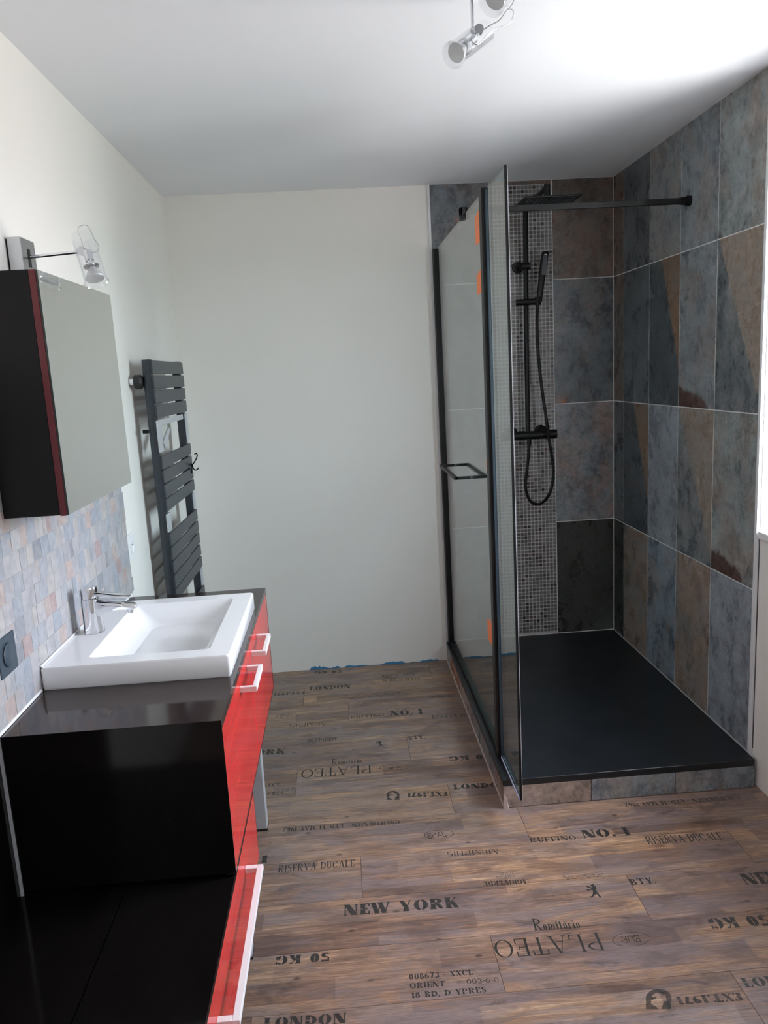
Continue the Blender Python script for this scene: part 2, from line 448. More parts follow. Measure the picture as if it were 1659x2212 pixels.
# ---------------------------------------------------------------- the setting
TT = .010                                        # tile thickness
struct('wall_back', B().box(XL - .15, .38, TT, .16, 0, ZC), M_wall)
struct('wall_left', B().box(XL - .15, XL, YF, TT, 0, ZC), M_wall)
struct('wall_front', B().box(XL - .15, .38, YF - .15, YF, 0, ZC), M_wall)
wr = B()
wr.box(TT, .38, WY1, TT, 0, ZC); wr.box(TT, .38, VY1_, WY0, 0, ZC); wr.box(TT, .38, YF, VY0_, 0, ZC)
wr.box(TT, .38, VY0_, VY1_, 0, VZ0_); wr.box(TT, .38, VY0_, VY1_, VZ1_, ZC)
wr.box(TT, .38, WY0, WY1, 0, WZ0); wr.box(TT, .38, WY0, WY1, WZ1, ZC)
WR = struct('wall_right', wr, M_wall)
struct('ceiling', B().box(XL - .15, .38, YF - .15, .16, ZC, ZC + .12), M_ceil)

# window
WN = struct('window_1', B().box(.28, .34, WY0, WY0 + .05, WZ0, WZ1).box(.28, .34, WY1 - .05, WY1, WZ0, WZ1)
            .box(.28, .34, WY0 + .05, WY1 - .05, WZ0, WZ0 + .05).box(.28, .34, WY0 + .05, WY1 - .05, WZ1 - .05, WZ1), M_white)
fr = B(); y0, y1, z0, z1 = WY0 + .05, WY1 - .05, WZ0 + .05, WZ1 - .05
fr.box(.27, .315, y0, y0 + .045, z0, z1, .004).box(.27, .315, y1 - .045, y1, z0, z1, .004)
fr.box(.27, .315, y0 + .045, y1 - .045, z0, z0 + .045).box(.27, .315, y0 + .045, y1 - .045, z1 - .045, z1)
obj('window_sash', fr, M_white, WN)
obj('pane', B().box(.289, .295, y0 + .04, y1 - .04, z0 + .04, z1 - .04), M_pane, WN)
obj('window_handle', B().box(.258, .27, y0 + .01, y0 + .035, 1.5, 1.56, .003).box(.240, .258, y0 + .015, y0 + .030, 1.42, 1.55, .004), M_chrome, WN)
obj('window_sill', B().box(.0, .28, WY0, WY1, WZ0 - .02, WZ0 + .006, .003), M_white, WN)

W2 = struct('added_fill_window', B().box(.28, .34, VY0_, VY0_ + .07, VZ0_, VZ1_).box(.28, .34, VY1_ - .07, VY1_, VZ0_, VZ1_)  # made-up window out of view, added to let in fill light
            .box(.28, .34, VY0_ + .07, VY1_ - .07, VZ0_, VZ0_ + .07).box(.28, .34, VY0_ + .07, VY1_ - .07, VZ1_ - .07, VZ1_), M_white)
obj('pane', B().box(.30, .306, VY0_ + .06, VY1_ - .06, VZ0_ + .06, VZ1_ - .06), M_pane, W2)

# floor: slab + planks
FL = struct('floor', B().box(XL - .15, .38, YF - .15, .16, -.12, -.003), plain('screed', (.10, .08, .07), .9))
PW, PLN = .1965, 1.185
rowX = {0: -1.065, 1: -.617, 2: -.219, 3: -.853, 4: -1.07, 5: -1.633, 6: -1.186, 7: -.76, 8: -1.426, 9: -1.638, 10: -1.0, 11: -.5, -1: -.50, -2: -1.3, -3: -.9, -4: -.2, -5: -1.7,
        -6: -.7, -7: -1.2, -8: -.4, -9: -1.6, -10: -.8, -11: -1.1, -12: -.6, -13: -1.5}
planks = []
for k in range(-13, 12):
    # row k spans YT-PW .. YT
    yt = -1.998 + PW * k
    ya, yb = max(yt - PW, YF), min(yt, TT)
    if yb - ya < .01: continue
    x = rowX[k]
    while x > XL: x -= PLN
    while x < .0:
        xa, xb = max(x, XL), min(x + PLN, TT)
        x += PLN
        if xb - xa < .01: continue
        # nothing of the floor shows under the shower base
        if ya > -1.39 and xa > -.89: continue
        if yb > -1.39 and ya > -1.39 and xb > -.88: xb = -.88
        g = .0004; bb = B()
        cx, cy = (xa + xb) / 2, (ya + yb) / 2
        X0, X1, Y0, Y1 = xa + g, xb - g, ya + g, yb - g
        r0 = [(X0, Y0, -.004), (X1, Y0, -.004), (X1, Y1, -.004), (X0, Y1, -.004)]
        r1 = [(a_, b, -.0008) for a_, b, _ in r0]
        r2 = [(X0 + g, Y0 + g, 0), (X1 - g, Y0 + g, 0), (X1 - g, Y1 - g, 0), (X0 + g, Y1 - g, 0)]
        bb.loft([r0, r1, r2], sm=False)
        o = obj('plank', bb, M_wood, FL, (cx, cy, 0))
        planks.append((o, xa, xb, ya, yb))

# ---- lettering: hand-drawn stencil glyphs, ink lying on the planks
class Ink:
    def __init__(s): s.p = []
    def poly(s, pts): s.p.append(pts)
def glyph(ch, st):
    """returns (polys, width) in a cell of height 1. st: T thick, t thin, s serif, g stencil gap, w width factor"""
    T, t, sf, g, w = st; P = []
    hs = T / 2
    def R(x0, x1, y0, y1): P.append([(x0, y0), (x1, y0), (x1, y1), (x0, y1)])
    def V(x, y0=0, y1=1, th=None, s0=True, s1=True):
        th = T if th is None else th
        if g and y1 - y0 > .8 and th == T:
            R(x - th / 2, x + th / 2, y0, .47); R(x - th / 2, x + th / 2, .53, y1)
        else: R(x - th / 2, x + th / 2, y0, y1)
        if sf:
            e_ = sf
            if s0: R(x - th / 2 - e_, x + th / 2 + e_, y0, y0 + t)
            if s1: R(x - th / 2 - e_, x + th / 2 + e_, y1 - t, y1)
    def H(x0, x1, y): R(x0, x1, y - t / 2, y + t / 2)
    def D(x0, y0, x1, y1, th): P.append([(x0 - th / 2, y0), (x0 + th / 2, y0), (x1 + th / 2, y1), (x1 - th / 2, y1)])
    def O(cx, cy, rx, ry, a0, a1, n=9, T_=None, t_=None):
        T_ = T if T_ is None else T_; t_ = t if t_ is None else t_
        for i in range(n):
            A = math.radians(a0 + (a1 - a0) * i / n); Bn = math.radians(a0 + (a1 - a0) * (i + 1) / n)
            ri, rj = max(rx - T_, .01), max(ry - t_, .01)
            P.append([(cx + rx * math.cos(A), cy + ry * math.sin(A)), (cx + rx * math.cos(Bn), cy + ry * math.sin(Bn)),
                      (cx + ri * math.cos(Bn), cy + rj * math.sin(Bn)), (cx + ri * math.cos(A), cy + rj * math.sin(A))])
    G = 9 if g else 0
    W = .72 * w; h = hs + (sf or 0)
    c = ch
    if c == ' ': W = .38 * w
    elif c == '.': R(0, max(t * 1.6, T * .7), 0, max(t * 1.6, T * .7)); W = max(t * 1.6, T * .7)
    elif c == ',': R(0, T * .7, -.12, T * .6); W = T * .7
    elif c == '-': R(0, .28, .42, .42 + max(t, .09)); W = .28
    elif c == 'I': V(h); W = 2 * h
    elif c == '1': V(h, 0, 1, s1=False); D(h - .16, .84, h - hs, .99, t * 1.5); W = 2 * h
    elif c in 'EFL':
        V(h); W = .62 * w
        if c in 'EL': H(h, W, t / 2); D(W - t, 0, W - t / 2, .30, t * 1.4)
        if c in 'EF': H(h, W, 1 - t / 2); D(W - t / 2, .72, W - t, 1, t * 1.4); H(h, W * .75, .5); R(W * .75 - t, W * .75, .4, .6)
    elif c in 'TJ':
        V(W / 2, s1=False); H(0, W, 1 - t / 2); D(t / 2, .72, t, 1, t * 1.4); D(W - t / 2, .72, W - t, 1, t * 1.4)
    elif c == 'H': V(h); V(W - h); H(h, W - h, .5)
    elif c == 'N': W = .85 * w; V(t / 2 + (sf or 0), th=t); V(W - t / 2 - (sf or 0), th=t, s0=False); D(t / 2 + (sf or 0) + T * .3, 1, W - (sf or 0) - T * .5, 0, T * 1.25)
    elif c == 'M': W = 1.0 * w; V((sf or 0) + t / 2, th=t); V(W - h); D((sf or 0) + T * .4, 1, W * .48, 0, T); D(W - h - T * .3, 1, W * .5, 0, t)
    elif c in 'VA':
        q = 1 if c == 'V' else 0; W = .82 * w
        D(.10 + (0 if q else .0), q, W / 2, 1 - q, T if q else t); D(W - .10, q, W / 2, 1 - q, t if q else T)
        if sf: H(0, .24, q + (t / 2 if not q else -t / 2)); H(W - .26, W, q + (t / 2 if not q else -t / 2))
        if c == 'A': H(W * .28, W * .72, .34)
    elif c == 'W':
        W = 1.1 * w; D(.10, 1, W * .28, 0, T); D(W * .5, 1, W * .31, 0, t); D(W * .46, 1, W * .68, 0, T); D(W - .08, 1, W * .71, 0, t)
        if sf: H(0, .26, 1 - t / 2); H(W - .2, W, 1 - t / 2)
    elif c in 'YX':
        if c == 'Y': V(W / 2, 0, .5, s1=False); D(.12, 1, W / 2 - T * .1, .45, T); D(W - .1, 1, W / 2 + T * .25, .45, t)
        else: D(.14, 1, W - .14, 0, T); D(W - .1, 1, .1, 0, t); 
        if sf:
            H(0, .28, 1 - t / 2); H(W - .24, W, 1 - t / 2)
            if c == 'X': H(0, .24, t / 2); H(W - .28, W, t / 2)
    elif c in 'KR':
        W = .80 * w; V(h)
        if c == 'K':
            D(W - .12, 1, h + hs * .9, .45, t); D(h + hs + T * .3, .60, W - .14, 0, T)
            if sf: H(W - .26, W, 1 - t / 2); H(W - .3, W, t / 2)
        else: O(h, .74, W - h - .04, .26, -90 + G, 90 - G); D(h + hs + T * .4, .5, W - .12, 0, T * .9); 
        if sf: H(W - .26, W, t / 2)
    elif c in 'PB':
        W = .70 * w; V(h); O(h, .74, W - h - (.04 if c == 'B' else 0), .26, -90 + G, 90 - G)
        if c == 'B': O(h, .25, W - h, .27, -90 + G, 90 - G)
    elif c == 'D': W = .80 * w; V(h); O(h, .5, W - h, .5, -90 + G, 90 - G, 14)
    elif c in 'OQ0':
        W = (.85 if c == 'O' else .62) * w; O(W / 2, .5, W / 2, .5, 90 + G, 270 - G, 12); O(W / 2, .5, W / 2, .5, -90 + G, 90 - G, 12)
    elif c in 'CG':
        W = .78 * w; O(W / 2, .5, W / 2, .5, 90 + G, 270 - G, 12); O(W / 2, .5, W / 2, .5, 38, 90 - G, 4); O(W / 2, .5, W / 2, .5, 270 + G, 322, 4)
        if c == 'G': R(W - T, W, .08, .42)
        R(W - t * 1.3, W, .66, .95)
    elif c == 'U': V(h, .3, 1, s0=False); V(W - h, .3, 1, th=max(t, T * .4), s0=False); O(W / 2, .32, W / 2 - h + hs, .32, 180, 360, 10)
    elif c in 'S5':
        W = .60 * w; O(W / 2, .26, W / 2, .27, -100 + 0, 80, 10); O(W / 2, .26, W / 2, .27, 200, 260 - G, 4)
        if c == 'S': O(W / 2, .74, W / 2, .26, 90 + G, 265, 10); O(W / 2, .74, W / 2, .26, 20, 90 - G, 4); D(W * .22, .62, W * .8, .40, T * .9)
        else: R(.06, .06 + t * 1.5, .5, 1); R(.06, W, 1 - T * .6, 1); O(W / 2, .26, W / 2, .27, 80, 130, 3)
    elif c == '2': W = .60 * w; O(W / 2, .72, W / 2, .28, -30, 180, 10); D(W - T * .7, .66, T * .5, .08, T * .8); R(0, W, 0, T * .55)
    elif c == '3': W = .58 * w; O(W / 2, .74, W / 2, .26, -80, 160, 10); O(W / 2, .26, W / 2, .27, -160, 80, 10)
    elif c == '4': W = .64 * w; V(W - h - .08, 0, 1, s1=False); D(W - h - .08, 1, .03, .32, t); H(0, W, .30)
    elif c == '6': W = .60 * w; O(W / 2, .30, W / 2, .30, 0, 360, 16); O(W * .75, .5, W * .75, .5, 100, 190, 8)
    elif c == '9': W = .60 * w; O(W / 2, .70, W / 2, .30, 0, 360, 16); O(W * .25, .5, W * .75, .5, -80, 10, 8)
    elif c == '7': W = .60 * w; R(0, W, 1 - T * .6, 1); D(W - T * .6, 1 - T * .6, W * .35, 0, T)
    elif c == '8': W = .60 * w; O(W / 2, .74, W / 2 * .9, .26, 0, 360, 16); O(W / 2, .26, W / 2, .28, 0, 360, 16)
    elif c == 'o': W = .46 * w; O(W / 2, .30, W / 2, .30, 0, 360, 14)
    elif c == 'i': V(h, 0, .6); R(h - hs, h + hs, .74, .86); W = 2 * h
    elif c == 'r': V(h, 0, .6); O(h + .12, .44, .14, .16, 20, 140, 5, T * .7); W = 2 * h + .16
    elif c == 't': V(h + .02, 0, .82, s1=False); H(0, .28, .58); W = 2 * h + .06
    elif c == 'm': V(h, 0, .6); V(h + .28, 0, .5, s1=False); V(h + .56, 0, .5, s1=False); O(h + .14, .42, .16, .17, 10, 170, 6, t, t); O(h + .42, .42, .16, .17, 10, 170, 6, t, t); W = .56 + 2 * h
    else: R(0, .3, 0, 1); W = .3
    return P, W
HEAVY = (.32, .085, .06, 1, 1.12); MID = (.23, .075, .05, 1, 1.0); LIGHT = (.115, .042, .05, 0, 1.0); BOOK = (.16, .055, .05, 0, .92); SANS = (.10, .10, 0, 0, .95)
BM_ = _m.to_3x3(); CP = _m.translation.copy()
def to_floor(u, v):                              # photograph pixel -> point of the floor plane
    d = BM_ @ Vector(((u - W_PX / 2) / F_PX, -(v - H_PX / 2) / F_PX, -1.0))
    t = -CP.z / d.z
    return (CP.x + d.x * t, CP.y + d.y * t)
def decal(polys, faint=False):
    polys = [p for p in polys if p]
    cx = sum(q[0] for p in polys for q in p) / sum(len(p) for p in polys)
    cy = sum(q[1] for p in polys for q in p) / sum(len(p) for p in polys)
    best = min(planks, key=lambda k: max(k[1] - cx, cx - k[2], 0) + max(k[3] - cy, cy - k[4], 0))
    b = B()
    for i, p in enumerate(polys):
        if sum(p[j][0] * p[(j + 1) % len(p)][1] - p[(j + 1) % len(p)][0] * p[j][1] for j in range(len(p))) < 0: p = p[::-1]
        k = len(b.v); z = .0003 + .00001 * (i % 7)
        b.v += [(x, y, z) for x, y in p]; b.face(range(k, k + len(p)))
    return obj('print', b, M_inkf if faint else M_ink, best[0])
def write(txt, st, A, Bp, h, rot=False, caps=None, faint=False, ital=0):
    """A, Bp: floor points of the visually lower-left / lower-right end; h letter height (m)"""
    A, Bp = Vector(A), Vector(Bp)
    items = []; x = 0; gap = .13
    for i, ch in enumerate(txt):
        sc = 1.0
        if caps and i in caps: sc = 1.3
        P, W = glyph(ch, st)
        if ch == "'": continue
        items += [[(x + px * sc + ital * py, py * sc) for px, py in p] for p in P]; x += W * sc + gap
    x -= gap
    d = (Bp - A)
    L = d.length; u = d / L; n = Vector((-u.y, u.x))
    out = []
    for p in items:
        q = []
        for px, py in p:
            a_, b = px / x * L, py * h
            if rot: a_, b = L - a_, h - b
            pt = A + u * a_ + n * b; q.append((pt.x, pt.y))
        out.append(q)
    return decal(out, faint)
cA = lambda a_, b: to_floor(560 + a_ / 3.190, 1430 + b / 3.190)
cB = lambda a_, b: to_floor(560 + a_ / 2.9625, 1600 + b / 2.9625)
cC = lambda a_, b: to_floor(560 + a_ / 2.9625, 1900 + b / 2.9625)
cD = lambda a_, b: to_floor(1080 + a_ / 2.865, 1700 + b / 2.865)
cE = lambda a_, b: to_floor(1080 + a_ / 2.865, 1920 + b / 2.865)
def hgt(f, a_, b, px): p, q = Vector(f(a_, b)), Vector(f(a_, b - px)); return (p - q).length
def W_(txt, st, f, a0, b0, a1, b1, px, **k):
    write(txt, st, f(a0, b0), f(a1, b1), hgt(f, (a0 + a1) / 2, (b0 + b1) / 2, px), **k)
W_('NEW YORK', HEAVY, cC, 540, 232, 1278, 178, 68)
W_('50 KG', HEAVY, cC, 103, 548, 452, 522, 56, rot=True)
W_('LONDON', HEAVY, cC, 25, 955, 555, 918, 66)
W_('008673 - XXCL', MID, cC, 960, 642, 1370, 610, 36)
W_('ORIENT', MID, cC, 965, 698, 1190, 682, 34)
W_('18 BD, D YPRES', MID, cC, 978, 760, 1455, 722, 36)
W_('003-6-0', SANS, cC, 1330, 670, 1535, 657, 33)
write('PLATEO', LIGHT, cC(1520, 505), cE(652, 380), hgt(cE, 330, 405, 108), rot=True)
W_('Romitorio', BOOK, cE, 215, 258, 500, 242, 55, caps=(0,))
W_('EUR', SANS, cE, 755, 335, 875, 328, 40, rot=True, faint=True)
W_('EXT.1971', HEAVY, cE, 1110, 718, 1512, 690, 44, rot=True, faint=True)
W_('LONDON', HEAVY, cE, 1520, 612, 1990, 580, 54)
W_('50 KG', HEAVY, cE, 1320, 250, 1690, 226, 62, rot=True)
W_('NEW YORK', HEAVY, cD, 1525, 605, 2180, 566, 62)
W_('BTY.', MID, cD, 815, 608, 970, 594, 36)
W_('RUFFINO', BOOK, cD, 190, 343, 475, 328, 28)
W_('NO. 1', HEAVY, cD, 520, 318, 812, 298, 48)
W_('RISERVA DUCALE', BOOK, cD, 920, 355, 1390, 325, 44)
W_('CALIFORNIEN - LTD. 14 MAY 1962', MID, cD, 780, 125, 1492, 76, 21, rot=True)
write('AGRIVERDE', MID, cB(1440, 930), cD(175, 598), hgt(cB, 1600, 920, 28), rot=True)
W_('CALDARI', LIGHT, cB, 1520, 882, 1638, 874, 15, rot=True, faint=True)
W_('ITALIA', LIGHT, cB, 1540, 860, 1625, 853, 14, rot=True, faint=True)
W_('MEMPHIS', LIGHT, cB, 1205, 740, 1530, 724, 30, rot=True)
W_('EPAL', SANS, cB, 1085, 627, 1200, 612, 34)
W_('CALIFORNIEN - LTD. 14 MAY 1962', MID, cB, 150, 583, 900, 532, 23, rot=True)
W_('RISERVA DUCALE', BOOK, cB, 120, 842, 610, 804, 44)
W_('NO. 1', HEAVY, cB, -285, 800, 50, 780, 46)
W_('EXT.1971', HEAVY, cB, 950, 363, 1208, 354, 28, rot=True)
W_('LONDON', HEAVY, cB, 1245, 312, 1600, 292, 30)
W_('PLATEO', LIGHT, cB, 265, 241, 718, 208, 54, rot=True)
W_('Romitorio', BOOK, cB, 462, 152, 655, 141, 27, caps=(0,))
W_('EUR', SANS, cB, 820, 188, 905, 183, 20, rot=True, faint=True)
W_('50 KG', HEAVY, cB, 1222, 132, 1490, 114, 30, rot=True)
W_('NEW YORK', HEAVY, cB, -330, 108, 160, 84, 34)
W_('008673 - XXCL', MID, cB, -190, 313, 135, 291, 22)
W_('ORIENT', MID, cB, -190, 340, -10, 330, 20)
W_('003-6-0', SANS, cB, 90, 325, 227, 316, 19)
W_('18 BD, D YPRES', MID, cB, -180, 365, 158, 345, 20)
W_('BTY.', MID, cA, 1030, 538, 1145, 527, 25)
W_('AGRIVERDE', MID, cA, 330, 553, 540, 538, 22, rot=True)
W_('RUFFINO', BOOK, cA, 630, 390, 860, 373, 18)
W_('NO. 1', HEAVY, cA, 905, 372, 1128, 356, 33)
W_('RISERVA DUCALE', BOOK, cA, 1195, 393, 1540, 370, 26)
W_('MEMPHIS', LIGHT, cA, 205, 452, 450, 438, 24, rot=True)
W_('EPAL', SANS, cA, 140, 384, 235, 376, 20)
W_('LONDON', HEAVY, cA, 345, 195, 628, 178, 24)
W_('EXT.1971', HEAVY, cA, 100, 232, 312, 221, 18, rot=True)
W_('50 KG', HEAVY, cA, 380, 82, 568, 73, 17, rot=True)
W_('008673 - XXCL', MID, cA, 845, 102, 1075, 88, 12, faint=True)
W_('ORIENT', MID, cA, 848, 119, 965, 111, 12, faint=True)
W_('18 BD, D YPRES', MID, cA, 855, 136, 1108, 120, 12, faint=True)
W_('CALIFORNIEN', MID, cA, 1165, 250, 1335, 239, 11, rot=True, faint=True)
def oval(f, cx, cy, w, h, a0=0, a1=360, faint=False):
    out = []; n = 40
    for i in range(n):
        t0, t1 = math.radians(a0 + (a1 - a0) * i / n), math.radians(a0 + (a1 - a0) * (i + 1) / n)
        q = lambda r, t: f(cx + w / 2 * r * math.cos(t), cy + h / 2 * r * math.sin(t) * 1.0 - (math.cos(t) * w / 2) * .05)
        out.append([q(1, t0), q(1, t1), q(.955, t1), q(.955, t0)])
    decal(out, faint)
oval(cE, 812, 312, 235, 88, 20, 350, True)
oval(cB, 1150, 600, 190, 58)
oval(cB, 862, 172, 185, 42, 20, 350, True)
oval(cA, 192, 372, 150, 40)
BEAR = [[(.30, .62), (.48, .50), (.62, .52), (.66, .70), (.60, .86), (.50, .92), (.40, .86), (.36, .76)],
        [(.40, .84), (.50, .92), (.52, 1.0), (.40, 1.0), (.26, .90), (.28, .84)],
        [(.36, .76), (.34, .68), (.10, .76), (.02, .86), (.10, .88)], [(.32, .64), (.34, .56), (.12, .52), (.02, .60), (.10, .64)],
        [(.44, .52), (.64, .56), (.74, .34), (.60, .20), (.44, .36)], [(.46, .38), (.60, .30), (.48, .10), (.30, .0), (.26, .07), (.40, .16)],
        [(.62, .36), (.76, .34), (.90, .14), (1.0, .04), (.84, .0), (.80, .10)]]
def stamp(shape, f, a0, b0, a1, b1, faint=False):
    decal([[f(a0 + (a1 - a0) * x, b1 + (b0 - b1) * y) for x, y in p] for p in shape], faint)
stamp(BEAR, cD, 530, 602, 632, 686)
stamp(BEAR, cA, 803, 542, 862, 586)
def ringpoly():
    out = []; n = 14
    for i in range(n):
        t0, t1 = PI * i / n, PI * (i + 1) / n
        q = lambda r, t: (.5 + .5 * r * math.cos(t), .55 + .45 * r * math.sin(t))
        out.append([q(1, t0), q(1, t1), q(.58, t1), q(.58, t0)])
    out += [[(0, .0), (.20, 0), (.21, .55), (0, .55)], [(1, .55), (.79, .55), (.80, .3), (.98, .0)], [(.20, 0), (.5, .0), (.36, .16), (.2, .25)],
            [(.70, .40), (.88, .34), (.98, 0), (.60, .0)], [(.2, .42), (.40, .52), (.42, .62), (.2, .6)], [(.55, .86), (.72, .80), (.66, .64)]]
    return out
SHIELD = ringpoly()
stamp(SHIELD, cE, 903, 620, 1062, 745, True)
stamp(SHIELD, cB, 815, 320, 898, 380, True)
# faded handwriting, no longer legible
def scribble(f, a0, b0, a1, b1, h, seed):
    rnd = random.Random(seed); out = []; n = 150; pts = []
    for i in range(n + 1):
        t = i / n; k = .6 * math.sin(i * .62) + .5 * math.sin(i * .23 + 1) + (.9 * math.exp(-((i % 71) - 6) ** 2 / 18.0))
        pts.append((a0 + (a1 - a0) * t, b0 + (b1 - b0) * t - h * .5 * (1 + k)))
    for p, q in zip(pts, pts[1:]):
        out.append([f(p[0] - .8, p[1]), f(p[0] + 1.8, p[1]), f(q[0] + 1.8, q[1]), f(q[0] - .8, q[1])])
    decal(out, True)
scribble(cA, 590, 262, 970, 230, 26, 3)
scribble(cD, 390, 578, 640, 560, 24, 5)

# ---------------------------------------------------------------- tiled walls of the shower
JOINT = .0040
TH = {}
def tile(parent, face, u0, u1, z0, z1, mat, name='tile'):
    """face 'back': u = x ; face 'right': u = distance from the corner towards the room (= -y)"""
    u0 += JOINT / 2; u1 -= JOINT / 2; z0 += JOINT / 2; z1 -= JOINT / 2
    w, h = round(u1 - u0, 4), round(z1 - z0, 4)
    uc, zc = (u0 + u1) / 2, (z0 + z1) / 2
    key = (w, h, mat.name)
    if key not in TH:
        b = B(); e_ = .0008
        r = lambda i, y: [(-w / 2 + i, y, -h / 2 + i), (w / 2 - i, y, -h / 2 + i), (w / 2 - i, y, h / 2 - i), (-w / 2 + i, y, h / 2 - i)]
        b.loft([r(0, TT), r(0, e_), r(e_, 0)], sm=False)
        me = bpy.data.meshes.new('tile'); me.from_pydata(b.v, [], b.f); me.materials.append(mat)
        bm = bmesh.new(); bm.from_mesh(me); bmesh.ops.recalc_face_normals(bm, faces=bm.faces[:]); bm.to_mesh(me); bm.free()
        TH[key] = me
    o = bpy.data.objects.new(name, TH[key]); COL.objects.link(o); o.parent = parent
    off = random.uniform(-.0004, .0002)
    base = origin(parent)
    if face == 'back': o.location = Vector((uc, off, zc)) - base
    else: o.location = Vector((off, -uc, zc)) - base; o.rotation_euler = (0, 0, -PI / 2)
    return o
ZB = .107
rows = [(1.911, ZC + .0005), (1.309, 1.911), (.707, 1.309), (ZB, .707)]
cols = [(.0, .1375), (.1375, .4395), (.4395, .7415), (.7415, 1.0435), (1.0435, 1.3455)]
XT0, XM0, XM1 = -.888, -.602, -.302
tw = struct('trim_1', B().box(XT0, TT * .2, .0012, TT, ZB - .1, ZC), M_grout_l, label='pale grout bed of the tiled shower back wall')
rmat = [[S_dbrown, S_dark, S_greyst, S_grey, S_green],
        [S_dbrown, S_dark, S_diago, S_mixed, S_diag],
        [S_dark, S_diago, S_cool, S_diag, S_greyst],
        [S_vdark, S_brown, S_patch, S_brown, S_cool]]
rmat[1][3] = S_greyst; rmat[2][4] = S_green
for r_, (za, zb) in enumerate(rows):
    tile(tw, 'back', XM1, -.0, za, zb, [S_dbrown, S_streak, S_mixed, S_vdark][r_])
    tile(tw, 'back', XT0, XM0, za, zb, [S_streak, S_dark, S_mixed, S_grey][r_])
tr_ = struct('trim_2', B().box(.0012, TT, -1.3455, -.0, ZB - .1, ZC), M_grout_l, label='pale grout bed of the tiled shower side wall')
for r_, (za, zb) in enumerate(rows):
    for c_, (ua, ub) in enumerate(cols):
        tile(tr_, 'right', ua, ub, za, zb, rmat[r_][c_])
tile(tw, 'back', XM0, XM1, ZC - .0215, ZC + .0005, S_dbrown)
# mosaic band: about 1900 chips of 8 px each
mb = B(); pit = (XM1 - XM0) / 16; nr = int((ZC - .02 - ZB) / pit)
for i in range(16):
    for j in range(nr):
        cx, cz = XM0 + (i + .5) * pit + random.uniform(-.0003, .0003), ZC - .022 - (j + .5) * pit + random.uniform(-.0003, .0003)
        a_ = pit / 2 - .0013; c = a_ * .62
        oc = [(-a_, -c), (-c, -a_), (c, -a_), (a_, -c), (a_, c), (c, a_), (-c, a_), (-a_, c)]
        mb.loft([[(cx + x * .93, .0004, cz + z * .93) for x, z in oc], [(cx + x, .0018, cz + z) for x, z in oc], [(cx + x, .004, cz + z) for x, z in oc]], cap1=False, sm=False)
obj('mosaic_grout', B().box(XM0 + .001, XM1 - .0017, .0009, .0023, ZB, ZC - .02), M_mgrout, tw)
mo = obj('mosaic_chips', mb, M_mosaic, tw); mo['kind'] = 'stuff'; mo['label'] = 'band of small grey and brown square mosaic chips'
struct('trim_3', B().box(XT0 - .010, XT0, -.002, TT, .0, ZC), M_trim, label='slim pale edge trim beside the shower back wall tiles')
t4 = struct('trim_4', B().box(-.002, TT, -1.3635, -1.3485, ZB - .1, ZC), M_trim, label='slim pale metal edge trim ending the tiled side wall')
obj('paint_gap', B().box(.007, TT, -1.3655, -1.3645, ZB + .02, .90), M_anth, t4)

# ---------------------------------------------------------------- shower tray and its tiled plinth
TY = -1.405
st = thing('shower_tray', 'dark anthracite rectangular shower tray filling the tiled corner', 'shower tray', (-.45, -.7, .08))
tb = B()
o0, i0 = (-.898, -.003, TY, -.003), (-.86, -.04, TY + .045, -.04)
tb.loft([rrect(*o0, .004, .082), rrect(*o0, .004, .1045), rrect(-.8965, -.0045, TY + .0015, -.0045, .004, .106),
         rrect(-.83, -.07, TY + .07, -.07, .02, .1055), rrect(-.48, -.42, -.73, -.67, .02, .100)], sm=True)
obj('tray_body', tb, M_tray, st)
pn = struct('trim_5', B().box(-.886, -.004, TY + .010, -.004, 0, .082), M_grout, label='tiled plinth carrying the dark shower tray')
def ptile(x0, x1, y0, y1, z0, z1, mat):
    w, d, h = x1 - x0, y1 - y0, z1 - z0
    b = B().box(x0, x1, y0, y1, z0, z1, .0006)
    o = obj('tile', b, mat, pn, ((x0 + x1) / 2, (y0 + y1) / 2, (z0 + z1) / 2)); return o
for xa, xb, m_ in ((-.896, -.59, S_tan), (-.588, -.29, S_greyst), (-.288, -.004, S_grey)):
    ptile(xa, xb, TY, TY + .009, .002, .0815, m_)
ys = [-.006, -.20, -.215 - .0, -.50, -.80, -1.10, TY + .0095]
ys = [-.006, -.12, -.42, -.72, -1.02, -1.25, TY + .0095]
for k in range(6):
    ptile(-.896, -.887, ys[k + 1] + .001, ys[k] - .001, .002, .0815, [S_grey, S_rust, S_tan, S_mixed, S_mixed, S_brown][k])
pp = B().loft([[( -.899, TY - .0045, 0), (-.884, TY - .006, 0), (-.880, TY - .0035, .0), (-.8985, TY - .0002, .0)],
               [(-.8985, TY - .003, .03), (-.888, TY - .004, .032), (-.886, TY - .0015, .03), (-.8985, TY - .0002, .03)],
               [(-.8975, TY - .001, .052), (-.894, TY - .0015, .055), (-.893, TY - .0005, .053), (-.8975, TY - .0001, .052)]], sm=False)
obj('plaster_blob', pp, M_plaster, pn)
rs = B().loft([[(-.8995, -.012, 0), (-.896, -.012, 0), (-.896, TY, 0), (-.8995, TY, 0)], [(-.8985, -.012, .005), (-.896, -.012, .006), (-.896, TY, .006), (-.8985, TY, .005)]], sm=False)
obj('sealant_bead', rs, M_plaster, pn)

